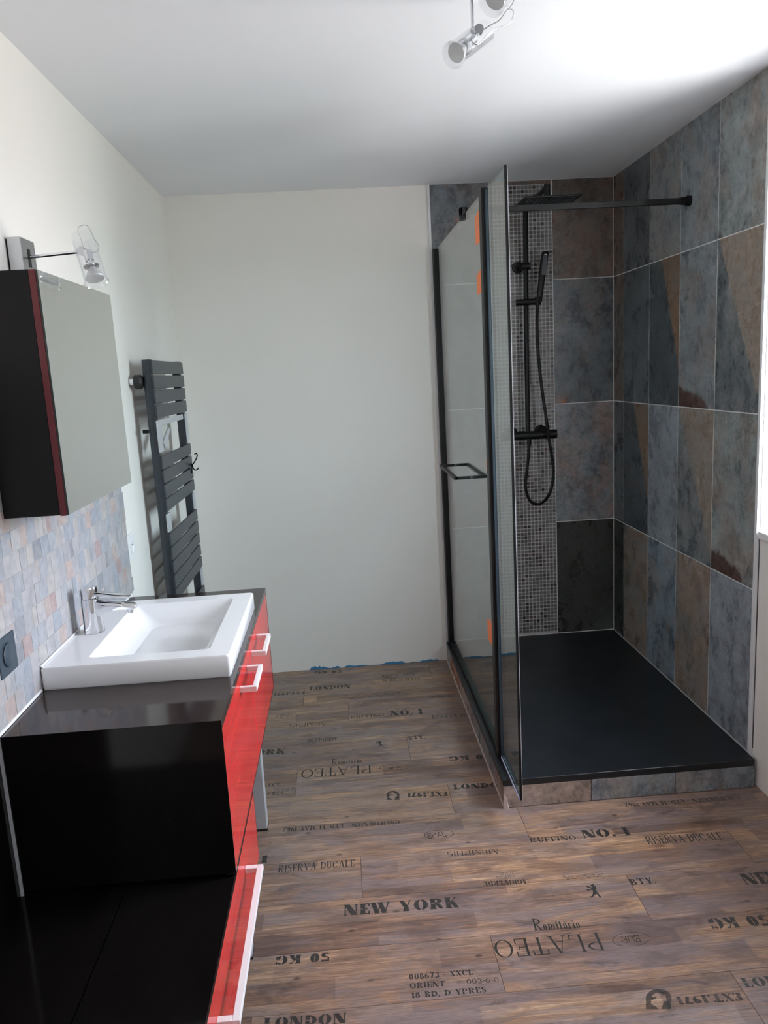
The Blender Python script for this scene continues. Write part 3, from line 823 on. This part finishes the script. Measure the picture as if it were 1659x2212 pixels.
# ---------------------------------------------------------------- shower screen
GX = -.870
sc = thing('shower_screen', 'clear glass shower screen with black profiles and a folding end panel', 'shower screen', (GX, -.62, .107))
def pane(y0, y1, z0, z1, th=.006, parent=sc, name='glass_panel', edge_front=False):
    b = B(); x0, x1 = GX - th / 2, GX + th / 2
    k = len(b.v)
    b.v += [(x0, y0, z0), (x1, y0, z0), (x1, y1, z0), (x0, y1, z0), (x0, y0, z1), (x1, y0, z1), (x1, y1, z1), (x0, y1, z1)]
    b.cur = 0; b.face((3, 0, 4, 7)); b.face((1, 2, 6, 5))
    b.cur = 1; b.face((0, 3, 2, 1)); b.face((4, 5, 6, 7)); b.face((0, 1, 5, 4)); b.face((2, 3, 7, 6))
    return obj(name, b, [M_glass, M_edge], parent)
p1 = pane(-1.215, -.012, .122, 2.070)
p2 = pane(-1.548, -1.262, .118, 2.066)
obj('wall_profile', B().box(GX - .016, GX + .016, -.040, -.001, .107, 2.075, .002), M_black, sc)
obj('wall_profile_cover', B().box(GX + .016, GX + .024, -.032, -.001, .107, 2.075, .001), M_anth, sc)
hp = obj('hinge_profile', B().box(GX - .015, GX + .012, -1.258, -1.208, .118, 2.076, .005), M_black, sc)
obj('hinge_seal', B().box(GX - .0036, GX + .0036, -1.2635, -1.258, .119, 2.066, .001), M_plug, hp)
obj('bottom_rail', B().box(GX - .008, GX + .008, -1.21, -.038, .107, .1215, .002), M_black, sc)
obj('bottom_seal', B().box(GX - .005, GX + .005, -1.548, -1.262, .111, .1178, .001), M_seal, p2)
obj('edge_guard', B().box(GX - .0042, GX + .0034, -1.5535, -1.5475, .116, 2.067), M_black, p2)
obj('edge_light_strip', B().box(GX + .0036, GX + .0050, -1.5530, -1.5480, .116, 2.067), M_trim, p2)
hd = B()
for s_ in (-1, 1):
    xa = GX + s_ * .062
    hd.box(xa - .007, xa + .007, -.80, -.36, 1.074, 1.085)
    for y in (-.80, -.374): hd.box(GX + s_ * .003, xa, y, y + .014, 1.074, 1.085)
HB = obj('towel_handle', hd, M_black, sc)
HB.location.z += 0
br = thing('support_bar', 'black horizontal support bar from glass screen to tiled side wall', 'bar', (-.44, -.82, 2.09))
obj('bar', B().box(GX - .004, -.035, -.828, -.812, 2.078, 2.100, .002), M_black, br)
obj('wall_flange', B().cyl((-.0005, -.82, 2.089), (-.014, -.82, 2.089), .019).cyl((-.014, -.82, 2.089), (-.036, -.82, 2.089), .0145), M_black, br)
obj('glass_clamp', B().box(GX - .013, GX - .004, -.838, -.802, 2.055, 2.100, .002).box(GX + .004, GX + .013, -.838, -.802, 2.055, 2.100, .002).box(GX - .013, GX + .013, -.838, -.802, 2.0715, 2.101, .002), M_black, br)
# orange stickers on the glass, beside the hinge profile
stk = [(-1.207, -1.080, 2.035, 1.925, 'orange sticker on glass screen near the top of black profile'),
       (-1.207, -1.080, 1.845, 1.76, 'orange sticker on glass screen a little below the topmost one'),
       (-1.207, -1.150, 1.205, 1.14, 'orange sticker on glass screen at towel handle height'),
       (-1.207, -1.075, .60, .50, 'orange sticker low on glass screen beside black profile')]
for ya, yb, za, zb, lb in stk:
    b = B(); x = GX - .0036
    b.loft([[(x, ya, zb), (x, yb, zb), (x, yb + .004, za - .02), (x, ya, za)], [(x - .0005, ya, zb), (x - .0005, yb, zb), (x - .0005, yb + .004, za - .02), (x - .0005, ya, za)]], sm=False)
    tag(obj('sticker', b, M_orange, None, (x, (ya + yb) / 2, (za + zb) / 2)), lb, 'sticker', 'orange stickers on the glass')

# ---------------------------------------------------------------- shower column
SX, SY = -.452, -.065
sh = thing('shower_column', 'matt black rain shower column with hand shower on mosaic band', 'shower', (SX, -.02, 1.17))
obj('riser_pipe', B().tube(spline([(SX - .004, SY, 1.18), (SX - .001, SY, 1.7), (SX + .006, SY, 2.19), (SX + .008, SY - .006, 2.232), (SX + .008, SY - .05, 2.243), (SX + .008, -.30, 2.243), (SX + .008, -.42, 2.243)], 6), .0115, 12), M_black, sh)
HX, HY, HZ = SX + .010, -.43, 2.185
rh = obj('rain_head', B().box(HX - .125, HX + .115, HY - .115, HY + .115, HZ - .004, HZ + .004, .003).cyl((HX, HY, HZ + .004), (HX, HY, HZ + .020), .026, .016).cyl((HX, HY, HZ + .018), (HX, HY, 2.256), .0135), M_black, sh)
nz = B()
for i in range(11):
    for j in range(11):
        x, y = HX - .100 + i * .019, HY - .095 + j * .019
        nz.cyl((x, y, HZ - .0035), (x, y, HZ - .0065), .003, .002, 6)
n_ = obj('nozzles', nz, M_anth, rh); n_['kind'] = 'stuff'
obj('wall_bracket', B().cyl((SX - .022, -.0002, 1.975), (SX - .022, -.012, 1.975), .028, .026).cyl((SX - .022, -.012, 1.975), (SX - .010, SY + .004, 1.973), .012, .012).cyl((SX - .018, SY - .004, 1.972), (SX + .022, SY - .004, 1.972), .017), M_black, sh)
sl = obj('slider', B().cyl((SX - .052, SY - .012, 1.805), (SX + .052, SY - .020, 1.805), .0145).cyl((SX + .05, SY - .02, 1.79), (SX + .052, SY - .02, 1.825), .017, .015), M_black, sh)
hs_ = B()
prof = [((-.393, -.086, 1.80), .011, .011), ((-.388, -.087, 1.85), .014, .011), ((-.377, -.089, 1.93), .0165, .012), ((-.366, -.091, 2.00), .0175, .012), ((-.362, -.092, 2.026), .0165, .011), ((-.361, -.092, 2.032), .012, .008)]
rings = []
for (x, y, z), wx, wy in prof:
    rings.append([(x + wx * math.copysign(abs(math.cos(t)) ** .6, math.cos(t)), y + wy * math.copysign(abs(math.sin(t)) ** .6, math.sin(t)), z) for t in [2 * PI * k / 20 for k in range(20)]])
hs_.loft(rings)
hso = obj('hand_shower', hs_, M_black, sh)
obj('spray_face', B().loft([[(-.383, -.1016, 1.925), (-.363, -.1020, 1.925), (-.354, -.1050, 2.012), (-.374, -.1045, 2.012)], [(-.383, -.1000, 1.925), (-.363, -.1000, 1.925), (-.354, -.1000, 2.012), (-.374, -.1000, 2.012)]], sm=False), M_anth, hso)
obj('spray_mark', B().box(-.370, -.357, -.1062, -.1055, 2.0145, 2.0175), M_white, hso)
def bk(u, v, y):                                  # photograph pixel -> point on a plane y = const (the column stands in it)
    d = BM_ @ Vector(((u - W_PX / 2) / F_PX, -(v - H_PX / 2) / F_PX, -1.0))
    t = (y - CP.y) / d.y
    return tuple(CP + d * t)
hose = [(1162, 652), (1160, 690), (1161, 740), (1166, 800), (1172, 850), (1180, 905), (1186, 950), (1194, 1000), (1194.5, 1035), (1186, 1068), (1168, 1088), (1150, 1086), (1139, 1070), (1135, 1045), (1139, 1010), (1142, 980), (1142, 948)]
hp3 = [Vector(bk(u, v, -.085 - (.035 if 4 < i < 10 else .01))) for i, (u, v) in enumerate(hose)]
obj('hose', B().tube(spline([tuple(p) for p in hp3], 6), .0076, 10), M_black, sh)
mxr = obj('mixer_bar', B().cyl((SX - .095, SY, 1.166), (SX + .095, SY, 1.166), .020).cyl((SX - .138, SY, 1.166), (SX - .098, SY, 1.166), .0225).cyl((SX + .098, SY, 1.166), (SX + .138, SY, 1.166), .0225).cyl((SX - .098, SY, 1.166), (SX + .098, SY, 1.166), .017), M_black, sh)
for k in (-1, 1):
    obj('wall_rose', B().lathe((SX + k * .075, -.0002, 1.178), (0, -1, 0), [(0, .032), (.008, .032), (.016, .020), (.045, .016)]), M_black, mxr)
obj('hose_nut', B().cyl((SX - .0, SY - .005, 1.150), (SX - .0, SY - .008, 1.115), .0105, .009), M_black, sh)

# ---------------------------------------------------------------- masking tape along the back wall foot
for n_i, (xa, xb, hmax, lb) in enumerate(((-1.62, -1.46, .020, 'torn blue masking tape at back wall foot beside red vanity'), (-1.44, -1.12, .014, 'longest torn blue masking tape along the back wall foot'), (-1.09, -.93, .012, 'thin torn blue masking tape at wall foot near shower plinth'))):
    b = B(); n = 22; rnd = random.Random(n_i + 3); lo, hi = [], []
    for i in range(n + 1):
        x = xa + (xb - xa) * i / n
        h = hmax * max(.12, .55 + .40 * math.sin(i * .31 + 1.7 * n_i) + rnd.uniform(-.28, .22)) * (0.3 if i in (0, n) else 1)
        lo.append((x, 0.0005)); hi.append((x, max(.002, h)))
    y = TT - .0012
    b.loft([[(x, y, z) for x, z in lo + hi[::-1]], [(x, TT - .0003, z) for x, z in lo + hi[::-1]]], sm=False)
    tag(obj('masking_tape', b, M_blue, None, ((xa + xb) / 2, y, 0)), lb, 'tape', 'torn masking tape at the wall foot')

# ---------------------------------------------------------------- splashback of small slate chips
sb = struct('trim_6', B().box(XL, XL + .0091, -2.95, -1.2235, .815, 1.56), M_mgrout, label='pale grout bed of the small slate splashback tiles')
chip = {}
def chip_mesh(w, h):
    k = (round(w, 3), round(h, 3))
    if k not in chip:
        b = B(); a_, c = w / 2 - .0005, h / 2 - .0005
        r = lambda x, i: [(x, -a_ + i, -c + i), (x, a_ - i, -c + i), (x, a_ - i, c - i), (x, -a_ + i, c - i)]
        b.loft([r(0, 0), r(.0045, 0), r(.005, .0005)], sm=False)
        me = bpy.data.meshes.new('tile'); me.from_pydata(b.v, [], b.f); me.materials.append(M_splash)
        bm = bmesh.new(); bm.from_mesh(me); bmesh.ops.recalc_face_normals(bm, faces=bm.faces[:]); bm.to_mesh(me); bm.free()
        chip[k] = me
    return chip[k]
z = .8185; r_i = 0
rnd = random.Random(21); nch = 0
while z < 1.55:
    y = -1.206 - [.0, .006, .012, .0, .008, -.002][r_i % 6] - (.004 if r_i % 2 else 0)
    if .90 < z + .02 < 1.01: y = -1.218
    while y > -2.42:
        w = rnd.choice([.05, .05, .05, .05, .025, .025, .038])
        yc = y - w / 2
        seen = (z < 1.25) or yc < -2.0
        if z > 1.40 and yc > -2.0: seen = False
        if seen and not (-2.245 < yc < -2.165 and .925 < z + .024 < 1.0 and False):
            o = bpy.data.objects.new('tile', chip_mesh(w, .049)); COL.objects.link(o); o.parent = sb
            o.location = (XL + .005 + rnd.uniform(-.0004, .0006), yc, z + .0245); nch += 1
        y -= w
    z += .0492; r_i += 1
# silicone beads at the counter
so = struct('trim_7', B().box(XL + .005, XL + .013, -2.40, -2.055, .8125, .8195, .002).box(XL + .005, XL + .012, -1.505, -1.235, .8105, .817, .002).box(XL + .010, XL + .016, -2.05, -1.51, .869, .874, .002), M_sili,
            label='white silicone joint between the splashback and the vanity')

# ---------------------------------------------------------------- vanity unit
VX, VY0, VY1, VZ0, VZ1 = -1.67, -2.29, -1.268, .455, .812
vu = thing('vanity_unit', 'tall glossy red and black vanity cabinet carrying the white basin', 'cabinet', ((XL + VX) / 2, -1.78, 0))
tp = B(); c0, c1, d0, d1 = -2.06, -1.72, -2.02, -1.53
tx0, tx1 = XL + .006, VX + .0
tp.box(tx0, c0, VY0, VY1, VZ1 - .019, VZ1).box(c1, tx1, VY0, VY1, VZ1 - .019, VZ1).box(c0, c1, VY0, d0, VZ1 - .019, VZ1).box(c0, c1, d1, VY1, VZ1 - .019, VZ1)
obj('top_panel', tp, M_top, vu)
obj('side_panel', B().box(tx0, VX - .020, VY0, VY0 + .018, VZ0, VZ1 - .0192).box(VX - .020, VX, VY0, VY0 + .0025, VZ0, VZ1 - .0192), M_side, vu)
obj('side_veneer', B().box(tx0, VX, VY0 - .0008, VY0 - .0001, VZ0, VZ1 - .0003), M_side, vu)
obj('side_panel', B().box(tx0, VX - .020, VY1 - .018, VY1, VZ0, VZ1 - .0192).box(VX - .020, VX, VY1 - .003, VY1, VZ0, VZ1 - .0192), M_side, vu)
obj('bottom_panel', B().box(tx0, VX - .020, VY0 + .018, VY1 - .018, VZ0, VZ0 + .018), M_side, vu)
obj('back_panel', B().box(tx0, tx0 + .01, VY0 + .018, VY1 - .018, VZ0 + .018, VZ1 - .02), M_side, vu)
mid = -1.779
def ubar(y0, y1, xf, z, out=.045, w=.012, h=.010):
    b = B()
    b.box(xf + out - w, xf + out, y0, y1, z - h / 2, z + h / 2, .001)
    b.box(xf, xf + out - w, y0, y0 + w, z - h / 2, z + h / 2, .001); b.box(xf, xf + out - w, y1 - w, y1, z - h / 2, z + h / 2, .001)
    return b
for ya, yb, ha, hb in ((VY0 + .0032, mid - .0012, -2.005, -1.855), (mid + .0012, VY1 - .0036, -1.755, -1.605)):
    dw = obj('drawer_front', B().box(VX - .019, VX - .0005, ya, yb, VZ0 + .002, VZ1 - .0205, .0012), M_red, vu)
    obj('handle', ubar(ha, hb, VX - .0005, .757, .042, .011, .014), M_white, dw)
obj('edge_strip', B().box(VX - .0195, VX - .0003, VY0, VY1, VZ0 - .003, VZ0 + .0015), M_top, vu)
for y in (-1.405,):
    lg = obj('leg', B().box(-1.756, -1.716, y - .012, y + .028, .006, VZ0, .002), M_silver, vu)
    obj('foot', B().box(-1.757, -1.715, y - .013, y + .029, .0, .006), M_rubber, lg)
obj('leg', B().box(XL + .05, XL + .09, -1.42, -1.38, .0, VZ0, .002), M_silver, vu)
obj('scribe_strip', B().box(tx0, tx0 + .006, VY0 - .005, VY0 - .001, .10, VZ1 - .001), M_silver, vu)
# low unit in front, under the vanity
LX, LY0, LY1, LZ0, LZ1 = VX, -2.83, -1.945, .262, .448
lu = thing('low_cabinet', 'low glossy black and red drawer cabinet standing under vanity edge', 'cabinet', ((XL + LX) / 2, -2.4, 0))
obj('top_panel', B().box(-1.904, LX - .0040, LY0, LY1, LZ1 - .018, LZ1).box(tx0, -1.9065, LY0, LY1, LZ1 - .018, LZ1 - .001), M_side, lu)
obj('carcass', B().box(tx0, LX - .020, LY0, LY1, LZ0, LZ1 - .0185).box(LX - .020, LX, LY1 - .003, LY1, LZ0, LZ1 - .0022), M_side, lu)
dl = obj('drawer_front', B().box(LX - .019, LX - .0036, LY0, LY1 - .0036, LZ0 + .001, LZ1 - .0187).box(LX - .0036, LX, LY0, LY1 - .0036, LZ0 + .001, LZ1 - .002, .0012), M_red, lu)
obj('handle', ubar(-2.615, -2.168, LX, .382, .042, .014, .012), M_white, dl)
obj('edge_strip', B().box(LX - .0035, LX, LY0, LY1, LZ1 - .0018, LZ1 + .0004), M_top, lu)
for y, x in ((-1.985, -1.716), (-2.78, -1.716), (-1.985, -2.06), (-2.78, -2.06)):
    lg = obj('leg', B().box(x - .02, x + .012, y - .02, y + .02, .006, LZ0, .002), M_silver, lu)
    obj('foot', B().box(x - .021, x + .013, y - .021, y + .021, .0, .006), M_rubber, lg)
wp = tag(obj('gloss_panel', B().box(XL + .0006, XL + .0055, -2.95, -1.26, .0005, .8125), M_side, None, (XL, -2.1, 0)), 'black gloss panel on left wall behind both cabinets', 'panel')

# basin
BZ = .868
bs = thing('washbasin', 'white rectangular washbasin with sloping bowl set on vanity top', 'sink', (-1.91, -1.78, .812))
bx0, bx1, by0, by1 = XL + .0105, -1.680, -2.052, -1.512
bb = B()
bb.loft([rrect(bx0, bx1 - .004, by0 + .003, by1 - .003, .006, .8122), rrect(bx0, bx1, by0, by1, .008, .818), rrect(bx0, bx1, by0, by1, .008, BZ - .004), rrect(bx0 + .002, bx1 - .003, by0 + .003, by1 - .003, .008, BZ),
         rrect(-2.030, -1.735, -2.000, -1.562, .012, BZ), rrect(-2.027, -1.738, -1.997, -1.565, .012, BZ - .004),
         rrect(-1.985, -1.764, -1.966, -1.596, .03, .822), rrect(-1.955, -1.785, -1.945, -1.617, .04, .8065), rrect(-1.93, -1.81, -1.91, -1.65, .04, .801)])
obj('basin_body', bb, M_basin, bs)
obj('waste_plug', B().lathe((-1.86, -1.78, .8005), (0, 0, 1), [(0, .022), (.003, .022), (.005, .012)]), M_chrome, bs)
# faucet
FX, FY = -2.078, -1.795
fc = thing('faucet', 'chrome single lever mixer tap on white basin ledge', 'faucet', (FX, FY, BZ))
def ell(cx, cy, z, rx, ry, n=24, p=.75): return [(cx + rx * math.copysign(abs(math.cos(t)) ** p, math.cos(t)), cy + ry * math.copysign(abs(math.sin(t)) ** p, math.sin(t)), z) for t in [2 * PI * k / n for k in range(n)]]
fb = B().loft([ell(FX + .003, FY, BZ + .0006, .0265, .024), ell(FX + .002, FY, BZ + .010, .0255, .023), ell(FX + .001, FY, BZ + .045, .0235, .022), ell(FX, FY, BZ + .075, .0225, .022), ell(FX, FY, BZ + .095, .022, .022)])
obj('tap_body', fb, M_chrome, fc)
def yz(x, z0, z1, hw, n=16): 
    zc, hz = (z0 + z1) / 2, (z1 - z0) / 2
    return [(x, FY + hw * math.copysign(abs(math.cos(t)) ** .6, math.cos(t)), zc + hz * math.copysign(abs(math.sin(t)) ** .6, math.sin(t))) for t in [2 * PI * k / n for k in range(n)]]
obj('spout', B().loft([yz(FX + .005, BZ + .030, BZ + .092, .018), yz(FX + .025, BZ + .045, BZ + .090, .018), yz(FX + .045, BZ + .056, BZ + .086, .017), yz(FX + .08, BZ + .058, BZ + .080, .0155), yz(FX + .112, BZ + .056, BZ + .073, .014), yz(FX + .120, BZ + .058, BZ + .070, .010)]), M_chrome, fc)
obj('aerator', B().cyl((FX + .104, FY, BZ + .060), (FX + .101, FY, BZ + .047), .0085), M_chrome, fc)
obj('lever', B().lathe((FX, FY, BZ + .096), (0, 0, 1), [(0, .0222), (.022, .0228), (.029, .0215), (.030, .010)])
    .loft([yz(FX + .012, BZ + .100, BZ + .114, .016), yz(FX + .06, BZ + .094, BZ + .103, .013), yz(FX + .105, BZ + .090, BZ + .095, .011)]), M_chrome, fc)

# mirror cabinet
mc = thing('mirror_cabinet', 'black and red wall cabinet with large mirror door above basin', 'mirror cabinet', (-2.06, -1.86, 1.243))
my0, my1, mz0, mz1 = -2.122, -1.598, 1.243, 1.763
cb = B().box(XL + .001, XL + .016, my0, my1, mz0, mz1).box(XL + .016, -2.0065, my0, my0 + .015, mz0, mz1).box(XL + .016, -2.0065, my1 - .015, my1, mz0, mz1).box(XL + .016, -2.0065, my0 + .015, my1 - .015, mz0, mz0 + .015).box(XL + .016, -2.0065, my0 + .015, my1 - .015, mz1 - .015, mz1)
obj('carcass', cb, M_cab, mc)
dd = obj('door', B().box(-2.006, -1.9915, my0, my1, mz0 - .002, mz1, .001), M_red_dark, mc)
mg = B(); mg.cur = 0
x0, x1 = -1.991, -1.987
mg.box(x0, x1, my0 + .001, my1 - .001, mz0, mz1 - .001); mg.mi = [1, 1, 1, 0, 1, 1]
obj('mirror', mg, [M_mirror, M_edge], dd)

# ---------------------------------------------------------------- spot lamps
def spot(parent, joint, axis, L=.115, r=.0265, name='spot_head', sub=True):
    """glass cylinder on an axis; open end = +axis"""
    j = Vector(joint); a_ = Vector(axis).normalized()
    cyl = B(); t0 = j - a_ * L * .42; n = 28
    cyl.lathe(t0, a_, [(0, r), (L - .012, r), (L - .006, r * 1.03), (L, r * 1.12), (L, r * 1.08), (L - .012, r * .94), (0, r * .94)], n, False, False)
    g = obj('lamp_shade', cyl, M_lampglass, parent)
    if sub:
        c = t0 + a_ * (L * .42); e_ = L * .90; d_ = L * .66
        obj('lamp_socket', B().lathe(c - a_ * .012, a_, [(0, .006), (.002, .010), (.026, .010), (.028, .006), (d_ - L * .42 + .008, .006), (d_ - L * .42 + .009, r * .70), (d_ - L * .42 + .012, r * .70), (d_ - L * .42 + .013, .010)]), M_chrome, g)
        obj('bulb', B().lathe(t0 + a_ * (d_ + .004), a_, [(0, .009), (.006, .011), (e_ - d_ - .010, r * .78), (e_ - d_ - .004, r * .84), (e_ - d_ - .002, r * .80), (e_ - d_ - .0035, .0)], cap1=False), M_bulb, g)
    return g
def pxd(u, v, dist):                             # point along a photograph ray at a given depth
    d = BM_ @ Vector(((u - W_PX / 2) / F_PX, -(v - H_PX / 2) / F_PX, -1.0))
    return CP + d * dist
wl = thing('wall_spotlight', 'chrome wall spotlight with clear glass cylinder above mirror cabinet', 'lamp', (XL, -1.84, 1.82))
obj('mount_box', B().box(XL + .004, XL + .036, -1.885, -1.80, 1.772, 1.873, .0015), M_steel, wl)
obj('back_plate', B().box(XL, XL + .004, -1.882, -1.803, 1.776, 1.869), M_black, wl)
obj('slot_plate', B().box(XL + .036, XL + .037, -1.850, -1.835, 1.808, 1.850), M_rubber, wl)
J1 = Vector(bk(178, 543, -1.865)); A1 = Vector((XL + .036, -1.843, 1.832))
obj('arm', B().tube([A1, J1], .0042, 12), M_chrome, wl)
obj('joint', B().lathe(J1 + Vector((0, -.012, 0)), (0, 1, 0), [(0, .0095), (.024, .0095)]), M_steel, wl)
tb_, bb_ = Vector(bk(178, 512, -1.875)), Vector(bk(207, 606, -1.905))
ax = (bb_ - tb_)
spot(wl, tb_ + ax * .42, ax, ax.length + .010)
cw = [bk(u, v, -1.87) for u, v in ((180, 533), (173, 512), (168, 500), (171, 490), (180, 486.5), (189, 488), (196, 500), (203, 515), (212, 528), (213, 538), (205, 545), (192, 543))]
obj('cable', B().tube(spline(cw, 5), .0009, 6), M_steel, wl)

cl = thing('ceiling_spotlight', 'chrome ceiling spotlight bar with clear glass cylinder heads', 'lamp', (-1.0, -1.95, ZC))
D0 = 1.79
J2 = pxd(1022, 66, D0)
top = Vector((J2.x, J2.y, ZC - .018))
obj('mount_bar', B().box(J2.x - .03, J2.x + .03, J2.y - .62, J2.y + .004, ZC - .018, ZC, .002), M_steel, cl)
obj('rod', B().tube([top, J2 + Vector((0, 0, .004))], .0048, 12), M_chrome, cl)
jb = pxd(1034, 65, D0 - .02)
obj('joint', B().cyl(J2, jb, .008).lathe(jb + Vector((0, -.008, 0)), (0, 1, 0), [(0, .0105), (.012, .0105)]), M_steel, cl)
f0, f1 = pxd(979, 119, D0 - .03), pxd(1047, 68, D0 + .045)
ax2 = f0 - f1
spot(cl, f1 + ax2 * .42, ax2, ax2.length, .0265)
cc = [pxd(u, v, D0 - .04) for u, v in ((1019, 72), (1020, 90), (1030, 97), (1042, 88), (1054, 73), (1070, 62), (1090, 55), (1104, 45), (1109, 28), (1104, 20), (1090, 26))]
obj('cable', B().tube(spline([tuple(p) for p in cc], 5), .0011, 6), M_steel, cl)
# second head, nearer the camera, mostly above the frame
D1 = 1.66
g0, g1 = pxd(1062, 2, D1), pxd(1136, -64, D1 + .06)
ax3 = g0 - g1
spot(cl, g1 + ax3 * .42, ax3, ax3.length * 1.0, .030)
J3 = g1 + ax3 * .40
obj('rod', B().tube([Vector((J3.x, J3.y, ZC - .018)), J3], .0048, 12), M_chrome, cl)
cc = [pxd(u, v, D1 + .02) for u, v in ((1044, 64), (1062, 53), (1078, 44), (1092, 26), (1108, 6), (1112, -14))]
obj('cable', B().tube(spline([tuple(p) for p in cc], 5), .0011, 6), M_steel, cl)

# ---------------------------------------------------------------- radiator
rd = thing('towel_radiator', 'anthracite flat-slat towel radiator hanging on left wall', 'radiator', (XL + .07, -.64, .35))
RY0, RY1 = -.935, -.365
def dtube(y, w=.034):
    b = B(); x0, x1 = XL + .048, XL + .081
    pr = [(x1, y - w / 2), (x1, y + w / 2)] + [(x0 + .018 - .018 * math.sin(t), y + w / 2 * math.cos(t)) for t in [PI * k / 8 for k in range(9)]]
    b.prism(pr, .36, 1.606); return b
obj('collector', dtube(RY0 + .022), M_anth, rd); obj('collector', dtube(RY1 - .032), M_anth, rd)
zs = [1.602 - .0543 * k for k in range(4)] + [1.251 - .0540 * k for k in range(4)] + [.955 - .0545 * k for k in range(5)] + [.600 - .0545 * k for k in range(5)]
for z in zs:
    if z - .049 < .35: continue
    obj('slat', B().box(XL + .0815, XL + .0895, RY0, RY1, z - .049, z, .0035), M_anth, rd)
def plate(y0, y1, z0, z1): return B().box(XL + .0818, XL + .088, y0, y1, z0, z1, .002)
for za, zb in ((1.264, 1.382), (.962, 1.032), (.607, .680)):
    obj('cover_plate', plate(RY0 - .005, RY0 + .055, za, zb), M_silver, rd)
    obj('cover_plate', plate(RY1 - .045, RY1, za, zb), M_silver, rd)
hk = B().box(XL + .083, XL + .089, RY0, RY1 - .10, 1.362, 1.384, .002)
hk.loft([[(XL + x, RY0 + .055, 1.300), (XL + x, RY0 + .085, 1.268 - .0), (XL + x, RY0 + .19, 1.335), (XL + x, RY0 + .17, 1.348)] for x in (.083, .089)], sm=False)
obj('towel_hook_plate', hk, M_silver, rd)
for y_, z_, l_ in ((-.925, 1.528, .020), (-.40, 1.528, .05), (-.90, .45, .05), (-.40, .45, .05)): obj('wall_mount', B().cyl((XL, y_, z_), (XL + l_, y_, z_), .012), M_chrome, rd)
obj('mount_knob', B().lathe((XL + .018, -.925, 1.527), (1, 0, 0), [(0, .022), (.004, .026), (.024, .026), (.030, .020)]), M_rubber, rd)
obj('air_valve', B().cyl((XL + .03, -.93, 1.345), (XL + .05, -.93, 1.345), .007), M_black, rd)
hkp = [(XL + .074, -.390, 1.146), (XL + .086, -.400, 1.158), (XL + .098, -.410, 1.160), (XL + .110, -.42, 1.172), (XL + .122, -.428, 1.190), (XL + .126, -.43, 1.203), (XL + .120, -.428, 1.210), (XL + .114, -.425, 1.204)]
hb = B().tube(spline(hkp, 5), .0026, 8).tube(spline([(XL + .098, -.410, 1.160), (XL + .100, -.42, 1.146), (XL + .110, -.43, 1.137), (XL + .122, -.434, 1.140), (XL + .127, -.434, 1.147)], 5), .0026, 8).box(XL + .0895, XL + .0935, -.412, -.398, 1.12, 1.165)
tag(obj('hook', hb, M_black, None, (XL + .1, -.41, 1.15)), 'small black curly double hook clipped on the radiator slats', 'hook')

# ---------------------------------------------------------------- sockets
ds = thing('switch', 'dark blue-grey square wall plate with round switch on splashback', 'switch', (XL + .006, -2.195, .955))
obj('plate', B().box(XL + .0055, XL + .013, -2.245, -2.160, .918, 1.003, .002), M_plug, ds)
obj('round_insert', B().lathe((XL + .013, -2.2025, .960), (1, 0, 0), [(0, .027), (.003, .027), (.0045, .024), (.0045, .0)], cap1=False), M_plug, ds)
ws = thing('socket', 'white wall socket beside the splashback edge and radiator', 'socket', (XL, -1.17, .96))
obj('plate', B().box(XL, XL + .010, -1.213, -1.135, .922, 1.010, .002), M_white, ws)
obj('insert', B().lathe((XL + .010, -1.174, .966), (1, 0, 0), [(0, .022), (.0025, .022), (.0025, .020), (.0008, .018), (.0008, .0)], cap1=False), M_white, ws)
obj('earth_pin', B().cyl((XL + .006, -1.174, .974), (XL + .016, -1.174, .974), .0024, n=8), M_steel, ws)
